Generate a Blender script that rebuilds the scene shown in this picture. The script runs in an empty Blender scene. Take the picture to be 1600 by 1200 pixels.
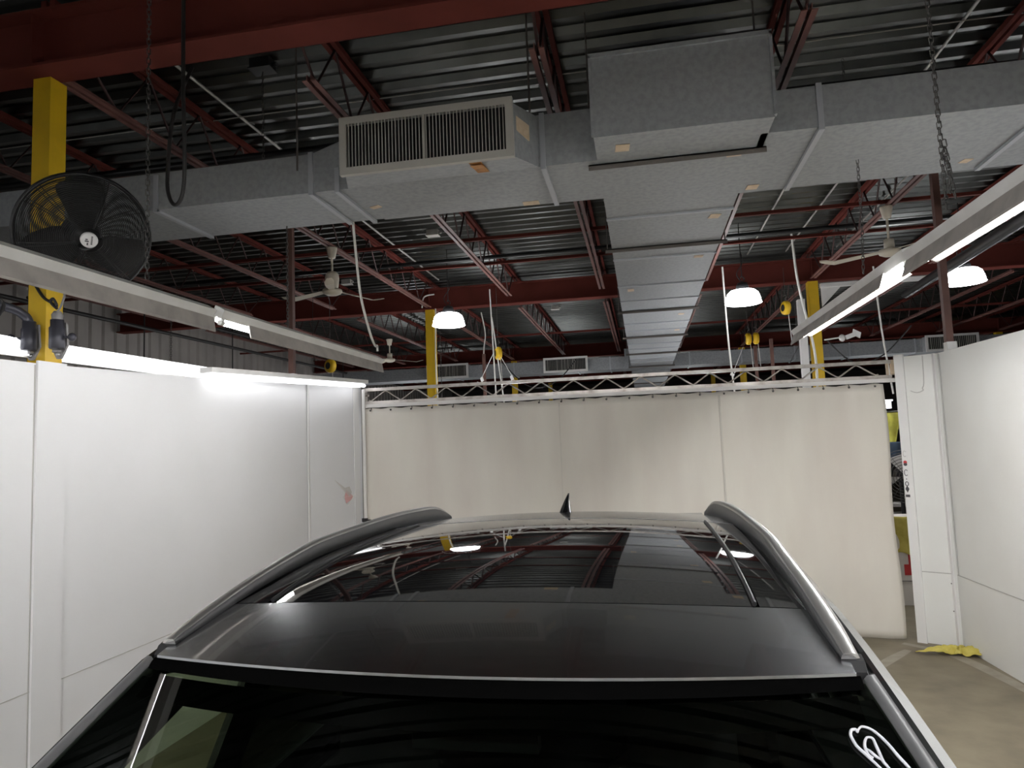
import bpy, math, random
from mathutils import Vector, Matrix
random.seed(7)
sc = bpy.context.scene
C = sc.collection
PI = math.pi
sin, cos = math.sin, math.cos

# ------------------------------------------------------------------ helpers
class MB:
    """collects geometry that becomes ONE mesh object"""
    def __init__(self): self.v = []; self.f = []; self.sm = []
    def add(self, vs, fs, smooth=False):
        n = len(self.v); self.v += [tuple(p) for p in vs]
        for f in fs: self.f.append(tuple(i + n for i in f)); self.sm.append(smooth)
        return self
    def box(self, x0, x1, y0, y1, z0, z1):
        v = [(x0,y0,z0),(x1,y0,z0),(x1,y1,z0),(x0,y1,z0),(x0,y0,z1),(x1,y0,z1),(x1,y1,z1),(x0,y1,z1)]
        return self.add(v, [(0,3,2,1),(4,5,6,7),(0,1,5,4),(1,2,6,5),(2,3,7,6),(3,0,4,7)])
    def obox(self, c, ax, ay, az):
        """box about c with half-axis vectors"""
        c, ax, ay, az = Vector(c), Vector(ax), Vector(ay), Vector(az)
        v = [c + ax*i + ay*j + az*k for k in (-1,1) for i, j in ((-1,-1),(1,-1),(1,1),(-1,1))]
        return self.add(v, [(0,3,2,1),(4,5,6,7),(0,1,5,4),(1,2,6,5),(2,3,7,6),(3,0,4,7)])
    def bar(self, p, q, w, h, up=(0,0,1)):
        p, q = Vector(p), Vector(q); d = (q - p); L = d.length; d.normalize()
        s = d.cross(Vector(up))
        if s.length < 1e-4: s = d.cross(Vector((1,0,0)))
        s.normalize(); u = s.cross(d)
        return self.obox((p+q)/2, d*L/2, s*w/2, u*h/2)
    def tube(self, pts, r, n=8, closed=False, smooth=True, caps=True):
        P = [Vector(p) for p in pts]; m = len(P)
        R = r if isinstance(r, (list, tuple)) else [r]*m
        t0 = (P[1]-P[0]).normalized()
        a = t0.orthogonal().normalized(); vs = []
        for i in range(m):
            if closed: t = (P[(i+1) % m]-P[i-1])
            else: t = P[min(i+1, m-1)]-P[max(i-1, 0)]
            if t.length < 1e-9: t = t0
            t = t.normalized()
            a = a - t*a.dot(t)
            a = a.normalized() if a.length > 1e-6 else t.orthogonal().normalized()
            b = t.cross(a)
            for k in range(n):
                an = 2*PI*k/n; vs.append(P[i] + (a*cos(an)+b*sin(an))*R[i])
        fs = []
        for i in range(m if closed else m-1):
            j = (i+1) % m
            for k in range(n):
                l = (k+1) % n
                fs.append((i*n+k, i*n+l, j*n+l, j*n+k))
        self.add(vs, fs, smooth)
        if caps and not closed:
            self.add(vs[:n], [tuple(range(n))[::-1]]); self.add(vs[-n:], [tuple(range(n))])
        return self
    def lathe(self, prof, c, axis=(0,0,1), n=24, smooth=True):
        """prof: list of (radius, height along the axis)"""
        A = Vector(axis).normalized(); a = A.orthogonal().normalized(); b = A.cross(a); c = Vector(c)
        vs = []
        for r, h in prof:
            for k in range(n):
                t = 2*PI*k/n; vs.append(c + A*h + (a*cos(t)+b*sin(t))*r)
        fs = [(i*n+k, i*n+(k+1) % n, (i+1)*n+(k+1) % n, (i+1)*n+k) for i in range(len(prof)-1) for k in range(n)]
        self.add(vs, fs, smooth)
        if prof[0][0] > 1e-4: self.add(vs[:n], [tuple(range(n))[::-1]])
        if prof[-1][0] > 1e-4: self.add(vs[-n:], [tuple(range(n))])
        return self
    def grid(self, fn, nu, nv, smooth=True, flip=False):
        vs = [fn(i/nu, j/nv) for j in range(nv+1) for i in range(nu+1)]; w = nu+1
        fs = []
        for j in range(nv):
            for i in range(nu):
                q = (j*w+i, j*w+i+1, (j+1)*w+i+1, (j+1)*w+i)
                fs.append(q[::-1] if flip else q)
        return self.add(vs, fs, smooth)
    def loft(self, secs, smooth=True, closed=True, caps=True):
        n = len(secs[0]); vs = [p for s in secs for p in s]; fs = []
        for i in range(len(secs)-1):
            for k in range(n if closed else n-1):
                l = (k+1) % n; fs.append((i*n+k, i*n+l, (i+1)*n+l, (i+1)*n+k))
        self.add(vs, fs, smooth)
        if caps: self.add(secs[0], [tuple(range(n))[::-1]]); self.add(secs[-1], [tuple(range(n))])
        return self
    def prism(self, poly, d):
        """poly: 3-D points of a flat outline; d: extrusion vector"""
        n = len(poly); d = Vector(d); vs = [Vector(p) for p in poly] + [Vector(p)+d for p in poly]
        fs = [tuple(range(n))[::-1], tuple(range(n, 2*n))] + [(k, (k+1) % n, n+(k+1) % n, n+k) for k in range(n)]
        return self.add(vs, fs)
    def build(self, name, mat, parent=None, local=False):
        off = Vector((0,0,0))
        if parent is not None and not local:
            p = parent
            while p is not None: off += Vector(p.location); p = p.parent
        me = bpy.data.meshes.new(name)
        me.from_pydata([(v[0]-off.x, v[1]-off.y, v[2]-off.z) for v in self.v], [], self.f)
        me.polygons.foreach_set('use_smooth', self.sm)
        me.materials.append(mat); me.validate(); me.update()
        import bmesh
        bm = bmesh.new(); bm.from_mesh(me); bmesh.ops.recalc_face_normals(bm, faces=bm.faces); bm.to_mesh(me); bm.free()
        o = bpy.data.objects.new(name, me); C.objects.link(o)
        if parent is not None: o.parent = parent
        return o

def tag(o, label=None, cat=None, group=None, kind=None):
    if label: o['label'] = label
    if cat: o['category'] = cat
    if group: o['group'] = group
    if kind: o['kind'] = kind
    return o
def thing(name, label, cat, loc, group=None):
    o = bpy.data.objects.new(name, None); C.objects.link(o); o.location = loc; o.empty_display_size = .1
    return tag(o, label, cat, group)
def struct(name, mb, mat, label=None):
    o = mb.build(name, mat); o['kind'] = 'structure'
    if label: o['label'] = label
    return o
def dup(root, loc, label, group=None):
    r = root.copy(); C.objects.link(r); r.location = loc; r['label'] = label
    if group: r['group'] = group
    for ch in list(root.children):
        c = ch.copy(); C.objects.link(c); c.parent = r
        for g in ch.children:
            d = g.copy(); C.objects.link(d); d.parent = c
    return r
def sag(p, q, drop, n=16):
    p, q = Vector(p), Vector(q)
    return [p.lerp(q, i/n) - Vector((0,0,drop*4*(i/n)*(1-i/n))) for i in range(n+1)]
def smooth_path(pts, n=6):
    P = [Vector(p) for p in pts]; out = []
    for i in range(len(P)-1):
        a, b, c, d = P[max(i-1,0)], P[i], P[i+1], P[min(i+2, len(P)-1)]
        for k in range(n):
            t = k/n
            out.append(.5*((2*b)+(c-a)*t+(2*a-5*b+4*c-d)*t*t+(3*b-a-3*c+d)*t**3))
    return out + [P[-1]]

# ------------------------------------------------------------------ materials
def mat(name, col, rough=.5, metal=0.0, coat=0.0, noise=None, bump=None, ior=1.5, spec=.5):
    """noise: (scale, second colour, low, high[, stretch]) - bump: (scale, strength)"""
    m = bpy.data.materials.new(name); m.use_nodes = True; nt = m.node_tree; N = nt.nodes; L = nt.links
    b = N['Principled BSDF']
    b.inputs['Base Color'].default_value = (*col, 1); b.inputs['Roughness'].default_value = rough
    b.inputs['Metallic'].default_value = metal; b.inputs['Coat Weight'].default_value = coat
    b.inputs['Coat Roughness'].default_value = .03; b.inputs['IOR'].default_value = ior
    b.inputs['Specular IOR Level'].default_value = spec
    tc = N.new('ShaderNodeTexCoord')
    if noise:
        mp = N.new('ShaderNodeMapping'); L.new(tc.outputs['Object'], mp.inputs['Vector'])
        mp.inputs['Scale'].default_value = noise[4] if len(noise) > 4 else (1,1,1)
        t = N.new('ShaderNodeTexNoise'); t.inputs['Scale'].default_value = noise[0]; t.inputs['Detail'].default_value = 6
        L.new(mp.outputs['Vector'], t.inputs['Vector'])
        r = N.new('ShaderNodeValToRGB'); r.color_ramp.elements[0].position = noise[2]; r.color_ramp.elements[1].position = noise[3]
        r.color_ramp.elements[0].color = (*col, 1); r.color_ramp.elements[1].color = (*noise[1], 1)
        L.new(t.outputs['Fac'], r.inputs['Fac']); L.new(r.outputs['Color'], b.inputs['Base Color'])
    if bump:
        t2 = N.new('ShaderNodeTexNoise'); t2.inputs['Scale'].default_value = bump[0]; t2.inputs['Detail'].default_value = 4
        L.new(tc.outputs['Object'], t2.inputs['Vector'])
        bp = N.new('ShaderNodeBump'); bp.inputs['Strength'].default_value = bump[1]; bp.inputs['Distance'].default_value = .01
        L.new(t2.outputs['Fac'], bp.inputs['Height']); L.new(bp.outputs['Normal'], b.inputs['Normal'])
    return m
def emis(name, col, s):
    m = bpy.data.materials.new(name); m.use_nodes = True; nt = m.node_tree; nt.nodes.clear()
    o = nt.nodes.new('ShaderNodeOutputMaterial'); e = nt.nodes.new('ShaderNodeEmission')
    e.inputs['Color'].default_value = (*col, 1); e.inputs['Strength'].default_value = s
    nt.links.new(e.outputs[0], o.inputs[0]); return m
def glass(name, tint, refl=1.5):
    m = bpy.data.materials.new(name); m.use_nodes = True; nt = m.node_tree; nt.nodes.clear(); N = nt.nodes; L = nt.links
    o = N.new('ShaderNodeOutputMaterial'); mx = N.new('ShaderNodeMixShader'); t = N.new('ShaderNodeBsdfTransparent')
    g = N.new('ShaderNodeBsdfGlossy'); lw = N.new('ShaderNodeLayerWeight'); lw.inputs['Blend'].default_value = .5
    pw = N.new('ShaderNodeMath'); pw.operation = 'POWER'; pw.inputs[1].default_value = 5; L.new(lw.outputs['Facing'], pw.inputs[0])
    fr = N.new('ShaderNodeMath'); fr.operation = 'MULTIPLY_ADD'; fr.inputs[1].default_value = .94; fr.inputs[2].default_value = .06; L.new(pw.outputs[0], fr.inputs[0])
    g.inputs['Roughness'].default_value = .01; t.inputs['Color'].default_value = (*tint, 1)
    L.new(fr.outputs[0], mx.inputs[0]); L.new(t.outputs[0], mx.inputs[1]); L.new(g.outputs[0], mx.inputs[2]); L.new(mx.outputs[0], o.inputs[0])
    return m

M = {}
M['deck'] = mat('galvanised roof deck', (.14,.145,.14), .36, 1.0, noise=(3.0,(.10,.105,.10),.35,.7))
M['galv'] = mat('galvanised duct steel', (.33,.345,.355), .55, .2, noise=(28,(.275,.29,.30),.4,.65), bump=(90,.04))
M['galv_dark'] = mat('dull duct hanger steel', (.13,.115,.105), .6, .3)
M['galv_rib'] = mat('duct seam steel', (.42,.44,.47), .5, .3)
M['maroon'] = mat('maroon painted steel', (.13,.032,.025), .75, 0, noise=(2.5,(.10,.025,.019),.4,.7), spec=.06)
M['maroon_light'] = mat('maroon chord paint', (.19,.082,.068), .55, 0, noise=(5,(.15,.064,.054),.4,.7))
M['web'] = mat('dark maroon rod steel', (.055,.022,.02), .6)
M['brown_post'] = mat('brown oxide steel', (.15,.075,.06), .6, noise=(5,(.11,.055,.045),.4,.7))
M['yellow'] = mat('yellow column paint', (.72,.46,.012), .5, noise=(6,(.62,.40,.012),.4,.75))
M['yellow2'] = mat('yellow reel plastic', (.75,.47,.02), .4)
M['white_panel'] = mat('white booth panel', (.80,.80,.815), .42, noise=(1.2,(.765,.765,.775),.4,.75))
M['white_panel_r'] = mat('white booth panel warm', (.83,.83,.805), .42, noise=(1.6,(.79,.78,.75),.42,.8))
M['white_trim'] = mat('white joint strip', (.84,.83,.82), .4)
M['seam'] = mat('dark joint line', (.50,.49,.47), .7)
M['white_metal'] = mat('white enamel', (.80,.79,.77), .35, noise=(7,(.70,.69,.66),.45,.8))
M['skirt'] = mat('weathered reflector enamel', (.42,.39,.36), .5, noise=(9,(.30,.28,.26),.4,.7))
M['skirt_in'] = mat('white reflector inside', (.85,.85,.84), .35)
M['curtain'] = mat('cream vinyl curtain', (.80,.765,.69), .5, noise=(1.5,(.72,.665,.60),.36,.72,(1.6,1,.35)), bump=(3,.05))
M['curtain_hem'] = mat('curtain seam tape', (.68,.645,.58), .55)
M['alu'] = mat('scuffed aluminium truss', (.62,.58,.54), .38, .7, noise=(12,(.35,.30,.27),.45,.75))
M['concrete'] = mat('worn brown concrete floor', (.23,.195,.135), .55, noise=(3.5,(.155,.13,.088),.35,.7), bump=(25,.08))
M['black'] = mat('black enamel', (.012,.012,.013), .4)
M['blackmatt'] = mat('matt black', (.010,.010,.011), .7)
M['rubber'] = mat('black rubber cable', (.015,.014,.014), .55)
M['cream'] = mat('cream fan enamel', (.75,.69,.58), .35)
M['greyblue'] = mat('grey bracket casting', (.055,.055,.07), .38, .3)
M['greyplate'] = mat('grey bracket plate', (.22,.21,.21), .5)
M['steel'] = mat('bright steel', (.55,.55,.56), .3, .9)
M['chain'] = mat('dull chain steel', (.10,.095,.09), .45, .6)
M['corr'] = mat('grey corrugated cladding', (.40,.375,.35), .5, .1, noise=(1.4,(.33,.31,.29),.4,.7))
M['darkwall'] = mat('dark far wall', (.10,.09,.085), .8)
M['tape'] = mat('beige masking tape', (.66,.53,.38), .7, noise=(20,(.55,.42,.28),.4,.7))
M['tape_o'] = mat('orange rust tape', (.50,.22,.05), .7, noise=(25,(.33,.14,.03),.4,.7))
M['louvre'] = mat('register grey green paint', (.42,.41,.37), .5)
M['conduit'] = mat('light conduit', (.52,.50,.47), .4, .4)
M['cablew'] = mat('white flex cable', (.72,.70,.66), .5)
M['tube'] = emis('fluorescent tube', (.99,.99,.985), 24)
M['tube_right'] = emis('right fluorescent tube', (.99,.99,.985), 80)
M['tube_rear_fill'] = emis('added rear fill tube', (.99,.99,.985), 200)  # overdriven emission for the added cross fixtures behind the camera
M['strip'] = emis('strip tube', (.96,.97,1), 2.2)
M['strip_corner'] = emis('corner strip tube', (.96,.97,1), 3)
M['strip_fill'] = emis('added fill strip tube', (.98,.98,1), 30)  # emission of the added, unseen strips beyond the booth
M['bay'] = emis('high bay lens', (.97,.98,1), 14)
M['paint'] = mat('silver metallic car paint', (.36,.37,.385), .25, 1.0, coat=.6)
M['roofglass'] = mat('black roof glass', (.006,.006,.007), .03, 0, coat=1, ior=1.52)
M['railtop'] = mat('satin silver rail', (.50,.495,.48), .3, .85)
M['railside'] = mat('grey rail side', (.14,.14,.142), .42, .5)
M['trimblk'] = mat('black car trim', (.012,.012,.013), .35)
M['pillargrey'] = mat('charcoal pillar cover', (.06,.06,.062), .4)
M['wind'] = glass('green tinted windshield', (.34,.40,.33))
M['sideglass'] = glass('green tinted side glass', (.62,.68,.52))
M['privacy'] = glass('dark privacy glass', (.03,.035,.03))
M['cabin'] = mat('black cabin trim', (.006,.006,.007), .9, spec=.05)
M['seal'] = mat('black header seal', (.0015,.0015,.0015), .9, spec=.0)
M['marker'] = mat('white paint marker', (.42,.42,.45), .7)
M['tyre'] = mat('tyre rubber', (.02,.02,.02), .8)
M['rag'] = mat('yellow cloth', (.62,.53,.13), .85, noise=(14,(.52,.43,.08),.4,.7))
M['vest'] = mat('olive yellow cloth', (.42,.40,.06), .8, noise=(12,(.30,.28,.05),.4,.7))
M['red'] = mat('red print', (.60,.05,.05), .5)
M['pink'] = mat('torn plaster pink', (.72,.43,.42), .8)
M['scuff'] = mat('grey scuff', (.64,.62,.60), .8)
M['box'] = mat('white carton', (.78,.74,.68), .6)
M['ink'] = mat('dark print', (.06,.055,.06), .6)
M['streak'] = mat('pale floor scrape', (.33,.295,.24), .55, noise=(9,(.26,.225,.17),.4,.75))
M['navy'] = mat('navy cloth', (.03,.05,.08), .8)
M['white_pole'] = mat('white pole', (.82,.80,.78), .35)

# ------------------------------------------------------------------ building grid
COLX, BEAMY, BZ0, BZ1, DECK = (-3.4, 2.65), (3.42, 11.15, 18.9, 26.6), 4.30, 4.65, 4.80
XL, XR, YF, YB = -9.35, 15.0, -6.0, 34.0

# floor
mb = MB(); mb.box(XL-.2, XR+.2, YF-.2, YB+.2, -.2, 0)
struct('floor', mb, M['concrete'], 'brown worn concrete floor')
# ceiling: corrugated deck, ribs run across the building
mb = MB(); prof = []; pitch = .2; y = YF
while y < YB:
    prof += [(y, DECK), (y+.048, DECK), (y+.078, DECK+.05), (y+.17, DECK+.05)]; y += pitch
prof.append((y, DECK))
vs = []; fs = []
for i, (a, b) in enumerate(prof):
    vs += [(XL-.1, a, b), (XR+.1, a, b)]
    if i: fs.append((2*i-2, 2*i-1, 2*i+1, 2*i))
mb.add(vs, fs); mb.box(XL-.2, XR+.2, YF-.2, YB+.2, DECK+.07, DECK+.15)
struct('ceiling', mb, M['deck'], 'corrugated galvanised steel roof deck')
# outer walls
mb = MB(); vs = []; fs = []; y = YF; i = 0; pr = []
while y < YB:
    pr += [(XL, y), (XL, y+.12), (XL-.04, y+.15), (XL-.04, y+.27)]; y += .3
pr.append((XL, y))
for i, (a, b) in enumerate(pr):
    vs += [(a, b, 0), (a, b, 4.79)]
    if i: fs.append((2*i-2, 2*i, 2*i+1, 2*i-1))
mb.add(vs, fs); mb.box(XL-.2, XL-.06, YF, YB, 0, 4.79)
struct('wall_far_left', mb, M['corr'], 'grey corrugated outer wall far beyond the booth')
struct('wall_back', MB().box(XL, XR, YB, YB+.15, 0, 4.79), M['darkwall'], 'dark far end wall')
struct('wall_far_right', MB().box(XR, XR+.15, YF, YB, 0, 4.79), M['darkwall'])
struct('wall_front', MB().box(XL, XR, YF-.15, YF, 0, 4.79), M['corr'])

ORD = ['first','second','third','fourth','fifth','sixth','seventh','eighth','ninth','tenth','eleventh','twelfth']
# beams
bname = ['nearest', 'second', 'third', 'farthest']
for i, by in enumerate(BEAMY):
    b = MB(); x0, x1 = XL+.02, XR-.02
    b.box(x0, x1, by-.1, by+.1, BZ0, BZ0+.018); b.box(x0, x1, by-.1, by+.1, BZ1-.018, BZ1); b.box(x0, x1, by-.006, by+.006, BZ0+.018, BZ1-.018)
    for cx in COLX + (8.7,):
        b.box(cx-.006, cx+.006, by-.09, by+.09, BZ0+.018, BZ1-.018)
    tag(b.build('roof_beam', M['maroon']),
        ['maroon steel I-beam crossing the top left corner, nearest of the roof beams', 'maroon steel I-beam across the bay behind the ceiling fans, second nearest', 'maroon steel I-beam resting on the columns beyond the high bay lights, third nearest', 'maroon steel I-beam farthest back above the distant duct'][i], 'beam', 'maroon roof beams')
# columns
cols = [(-3.43,3.50,'yellow steel column behind the caged fan at the left wall'), (-3.4,11.15,'yellow steel column left of centre behind the curtain truss'), (2.65,11.15,'yellow steel column beside the white post behind the right fluorescent light'),
        (-3.4,18.9,'distant yellow column under the third beam, left of the central duct'), (2.65,18.9,'distant yellow column under the third beam, right of the central duct'), (8.7,18.9,'distant yellow column showing above the right booth wall'),
        (-3.4,26.6,'farthest yellow column left of the duct, seen through the truss'), (2.65,26.6,'farthest yellow column right of the duct, seen through the truss')]
for cx, cy, lb in cols:
    b = MB(); w = .06 if cy < 5 else .072
    b.box(cx-w, cx+w, cy-w, cy+w, 0, BZ0-.002); b.box(cx-.1, cx+.1, cy-.1, cy+.1, 0, .02)
    tag(b.build('steel_column', M['yellow']), lb, 'column', 'yellow steel columns')
# open-web joists
JX = [-7.9, -6.4, -4.9, -3.4, -1.95, -.5, 1.03, 2.65, 4.15, 5.65, 7.15, 8.7, 10.2]
def joist(x, y0, y1, full, label):
    t = thing('roof_joist', label, 'joist', (x, y0, 4.34), 'open web roof joists')
    b = MB()
    for s in (-1, 1): b.box(x+s*.012, x+s*.048, y0+.02, y1-.02, 4.745, 4.785); 
    b.build('top_chord', M['maroon'], t)
    a0, a1 = (y0+.1, y1-.1) if full else (y0+.5, y1-.5)
    b = MB()
    for s in (-1, 1): b.box(x+s*.011, x+s*.046, a0, a1, 4.33, 4.337); b.box(x+s*.011, x+s*.016, a0, a1, 4.337, 4.37)
    b.build('bottom_chord', M['maroon_light'], t)
    pts = []; n = round((y1-y0-1.2)/.305); n += n % 2; st = (y1-y0-1.2)/n
    pts.append((x, y0+.12, 4.76))
    for k in range(n+1): pts.append((x, y0+.6+k*st, 4.35 if k % 2 == 0 else 4.76))
    pts.append((x, y1-.12, 4.76))
    MB().tube(pts, .0105, 6).build('web', M['web'], t)
bays = [(3.42,11.15,'nearest ceiling bay'), (11.15,18.9,'second ceiling bay'), (18.9,26.6,'third ceiling bay')]
for bi, (y0, y1, bn) in enumerate(bays):
    for j, x in enumerate(JX):
        if bi == 2 and (x > 9): continue
        k = j-5
        side = f'{ORD[-k]} to the left of the duct' if k <= 0 else f'{ORD[k-1]} to the right of the duct'
        joist(x, y0, y1, x in (-3.4, 2.65, 8.7), f'maroon open web joist in the {bn}, {side}')
# bridging and pipes across the joists
def pipe(name, p, q, r, m, label, cat, group=None, n=8):
    return tag(MB().tube([p, q], r, n).build(name, M[m]), label, cat, group)
def bridge(y, z, lb): tag(MB().box(XL+.05, XR-.05, y-.018, y+.018, z, z+.036).build('joist_bridging', M['maroon']), lb, 'bridging', 'joist bridging bars')
bridge(7.75, 4.375, 'thin maroon bar tying the joists, seen beyond the cross duct')
bridge(8.85, 4.375, 'thin maroon bar tying the joists, just under the black pipe')
bridge(15.0, 4.375, 'thin maroon bar tying the joists in the second bay')
pipe('sprinkler_pipe', (XL+.05,9.15,4.56), (XR-.05,9.15,4.56), .03, 'black', 'black sprinkler pipe crossing the ceiling above the ceiling fans', 'pipe')
pipe('sprinkler_pipe', (XL+.05,5.22,4.50), (XR-.05,5.22,4.50), .035, 'black', 'black pipe running along the top of the near cross duct', 'pipe')
pipe('sprinkler_main', (3.0,5.3,3.62), (3.9,11.0,3.98), .06, 'black', 'thick black pipe running back above the right booth wall', 'pipe')
pipe('wall_pipe', (-7.6,YF+.1,4.33), (-7.6,24,4.33), .03, 'rubber', 'upper dark pipe along the corrugated wall', 'pipe')
pipe('wall_pipe', (-7.6,YF+.1,4.04), (-7.6,24,4.04), .03, 'rubber', 'lower dark pipe along the corrugated wall', 'pipe')
for y in (7.5, 9.6, 12, 14.4, 17):
    tag(MB().tube([(-7.6,y,4.79),(-7.6,y,2.9)], .011, 5).build('pipe_drop', M['rubber']), f'dark rod dropping from the wall pipes, {ORD[[7.5,9.6,12,14.4,17].index(y)]} from the yellow fan column', 'rod', 'rods along the left wall')
pipe('ceiling_wire', (-6,5.03,4.76), (4.5,5.03,4.76), .005, 'conduit', 'thin wire strung across the near ceiling bay', 'wire', n=5)
for x, y0, y1, lb in ((-3.12,3.6,6.1,'pale conduit under the deck above the hanging black cable'), (-3.2,7.2,11.0,'pale conduit under the deck left of the second beam light'), (2.3,3.6,6.4,'pale conduit under the deck at the top right corner'),
                      (2.28,7.6,11.0,'pale conduit under the deck right of the duct, left of a pair'), (1.72,7.6,11.0,'pale conduit under the deck nearest the right edge of the duct'), (3.0,7.6,11.0,'pale conduit under the deck passing behind the right ceiling fan'), (3.9,4.0,7.5,'pale conduit under the deck in the far top right corner')):
    pipe('ceiling_conduit', (x,y0,4.772), (x,y1,4.772), .012, 'conduit', lb, 'conduit', 'ceiling conduits', 6)

# ------------------------------------------------------------------ ducts
def seam_rib(b, kind, a, z, lo, hi, w=.03, h=.025):
    if kind == 'y': b.box(lo, hi, a-w/2, a+w/2, z-h, z)
D1 = thing('air_duct', 'grey galvanised air duct, near T-shaped run with the long central trunk', 'duct', (.29, 4.5, 3.75))
T0, T1 = -.19, .77
b = MB(); b.box(T0, T1, 4.33, 16.9, 3.75, 4.22); b.build('trunk', M['galv'], D1)
def cross_break(b, x0, x1, y0, y1, z, d=.006):
    c = ((x0+x1)/2, (y0+y1)/2, z-d)
    b.add([(x0,y0,z),(x1,y0,z),(x1,y1,z),(x0,y1,z),c], [(0,4,1),(1,4,2),(2,4,3),(3,4,0)])
b = MB(); b.box(T0-.0, T1+.04, 3.93, 4.33, 3.75, 4.235); 
b.box(T0-.012, T1+.052, 3.915, 3.935, 4.225, 4.25); b.box(T0-.012, T0+.004, 3.915, 3.95, 3.76, 4.24); b.box(T1+.036, T1+.052, 3.915, 3.95, 3.76, 4.24)
b.build('plenum_box', M['galv'], D1)
b = MB()
b.loft([[(-.19,4.26,3.75),(-.19,4.97,3.75),(-.19,4.97,4.09),(-.19,4.26,4.09)], [(-1.9,4.28,3.75),(-1.9,4.93,3.75),(-1.9,4.93,4.09),(-1.9,4.28,4.09)],
        [(-2.12,4.28,3.75),(-2.12,4.93,3.75),(-2.12,4.93,4.02),(-2.12,4.28,4.02)], [(-9.2,4.28,3.75),(-9.2,4.93,3.75),(-9.2,4.93,4.0),(-9.2,4.28,4.0)]], smooth=False)
cross_break(b, -3.28, -2.15, 4.28, 4.93, 3.7495); cross_break(b, -1.85, -.55, 4.28, 4.95, 3.7495, .012)
b.build('left_branch', M['galv'], D1)
b = MB()
b.loft([[(T1,4.14,3.75),(T1,5.14,3.75),(T1,5.14,4.0),(T1,4.14,4.0)], [(9.5,4.10,3.75),(9.5,5.04,3.75),(9.5,5.04,4.0),(9.5,4.10,4.0)]], smooth=False)
cross_break(b, 1.15, 2.3, 4.14, 5.10, 3.7495, .012); cross_break(b, 2.35, 3.5, 4.14, 5.10, 3.7495, .012)
b.build('right_branch', M['galv'], D1)
# raised joint ribs: each rib wraps the bottom and the near face
for x, y0, y1, z1 in ((-3.3,4.28,4.93,4.0), (-2.12,4.28,4.93,4.03), (-1.93,4.28,4.95,3.9), (-.53,4.27,4.96,4.1), (1.1,4.14,5.13,4.01), (2.32,4.13,5.1,4.01), (3.55,4.13,5.1,4.01)):
    b = MB(); b.box(x-.016, x+.016, y0-.012, y1+.005, 3.73, 3.752); b.box(x-.016, x+.016, y0-.014, y0+.004, 3.732, z1); b.build('joint_rib', M['galv_rib'], D1)
for y in (5.45, 6.73, 7.94, 8.81, 10.6, 11.3, 12.9, 13.6, 15.2, 15.9):
    MB().box(T0-.004, T1+.004, y-.012, y+.012, 3.735, 3.752).build('joint_rib', M['galv_rib'], D1)
def hanger(y, x0, x1, z, par, drop=True, zt=4.78):
    b = MB(); b.box(x0, x1, y-.022, y+.022, z-.008, z); b.box(x0, x1, y-.022, y-.016, z-.035, z)
    for x in (x0+.02, x1-.02): b.tube([(x,y,z-.02),(x,y,zt)], .006, 6)
    b.build('hanger', M['galv_dark'], par)
for y in (4.345, 6.35, 9.52, 11.96, 14.31, 16.86): hanger(y, T0-.06, T1+.06, 3.748, D1)
for x in (-2.2, -.6, 2.7):
    MB().tube([(x,4.24,3.9),(x,4.24,4.78)], .007, 6).build('hanger_rod', M['galv_dark'], D1)
# register box on the left branch: frame, louvres, neck
b = MB()
b.loft([[(-1.72,3.93,3.70),(-.67,3.93,3.70),(-.67,3.93,4.03),(-1.72,3.93,4.03)], [(-1.86,4.29,3.752),(-.55,4.29,3.752),(-.55,4.29,4.085),(-1.86,4.29,4.085)]], smooth=False)
reg = b.build('register_box', M['galv'], D1)
b = MB(); fx0, fx1, fz0, fz1, fy = -1.745, -.655, 3.685, 4.05, 3.90
b.box(fx0,fx1,fy,fy+.035,fz0,fz0+.045); b.box(fx0,fx1,fy,fy+.035,fz1-.045,fz1); b.box(fx0,fx0+.045,fy,fy+.035,fz0+.045,fz1-.045); b.box(fx1-.045,fx1,fy,fy+.035,fz0+.045,fz1-.045)
fr = b.build('grille_frame', M['louvre'], reg)
b = MB(); n = 46
for i in range(n):
    x = fx0+.06+(fx1-fx0-.12)*i/(n-1); b.obox((x, fy+.011, (fz0+fz1)/2), (.0022,.0005,0), (-.002,.010,0), (0,0,(fz1-fz0)/2-.045))
b.box(fx0+.36-.008+.18, fx0+.36+.008+.18, fy+.004, fy+.03, fz0+.045, fz1-.045)
b.build('louvre_blades', M['louvre'], reg)
MB().box(fx0+.04, fx1-.04, fy+.024, fy+.028, fz0+.05, fz1-.05).build('grille_backing', M['blackmatt'], reg)
def patch(c, w, d, par, m='tape', rz=0.0, z=3.744):
    ax = Vector((cos(rz),sin(rz),0))*w/2; ay = Vector((-sin(rz),cos(rz),0))*d/2
    MB().prism([Vector((*c,z))-ax-ay*.9, Vector((*c,z))+ax*.95-ay, Vector((*c,z))+ax+ay*.92, Vector((*c,z))-ax*.97+ay], (0,0,.004)).build('tape_patch', M[m], par)
for c, w, d, rz in (((-.03,4.11),.085,.10,.1), ((.65,4.40),.09,.05,0), ((.85,5.03),.08,.09,.1), ((.65,5.62),.085,.10,.2), ((.62,6.85),.085,.08,.1), ((-.05,8.17),.075,.14,0), ((-.71,4.90),.12,.08,.05), ((-1.81,4.66),.08,.05,-.3), ((2.18,4.93),.06,.07,.3), ((.62,10.0),.08,.1,.1), ((.63,11.46),.08,.12,0)):
    patch(c, w, d, D1, 'tape', rz)
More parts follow.
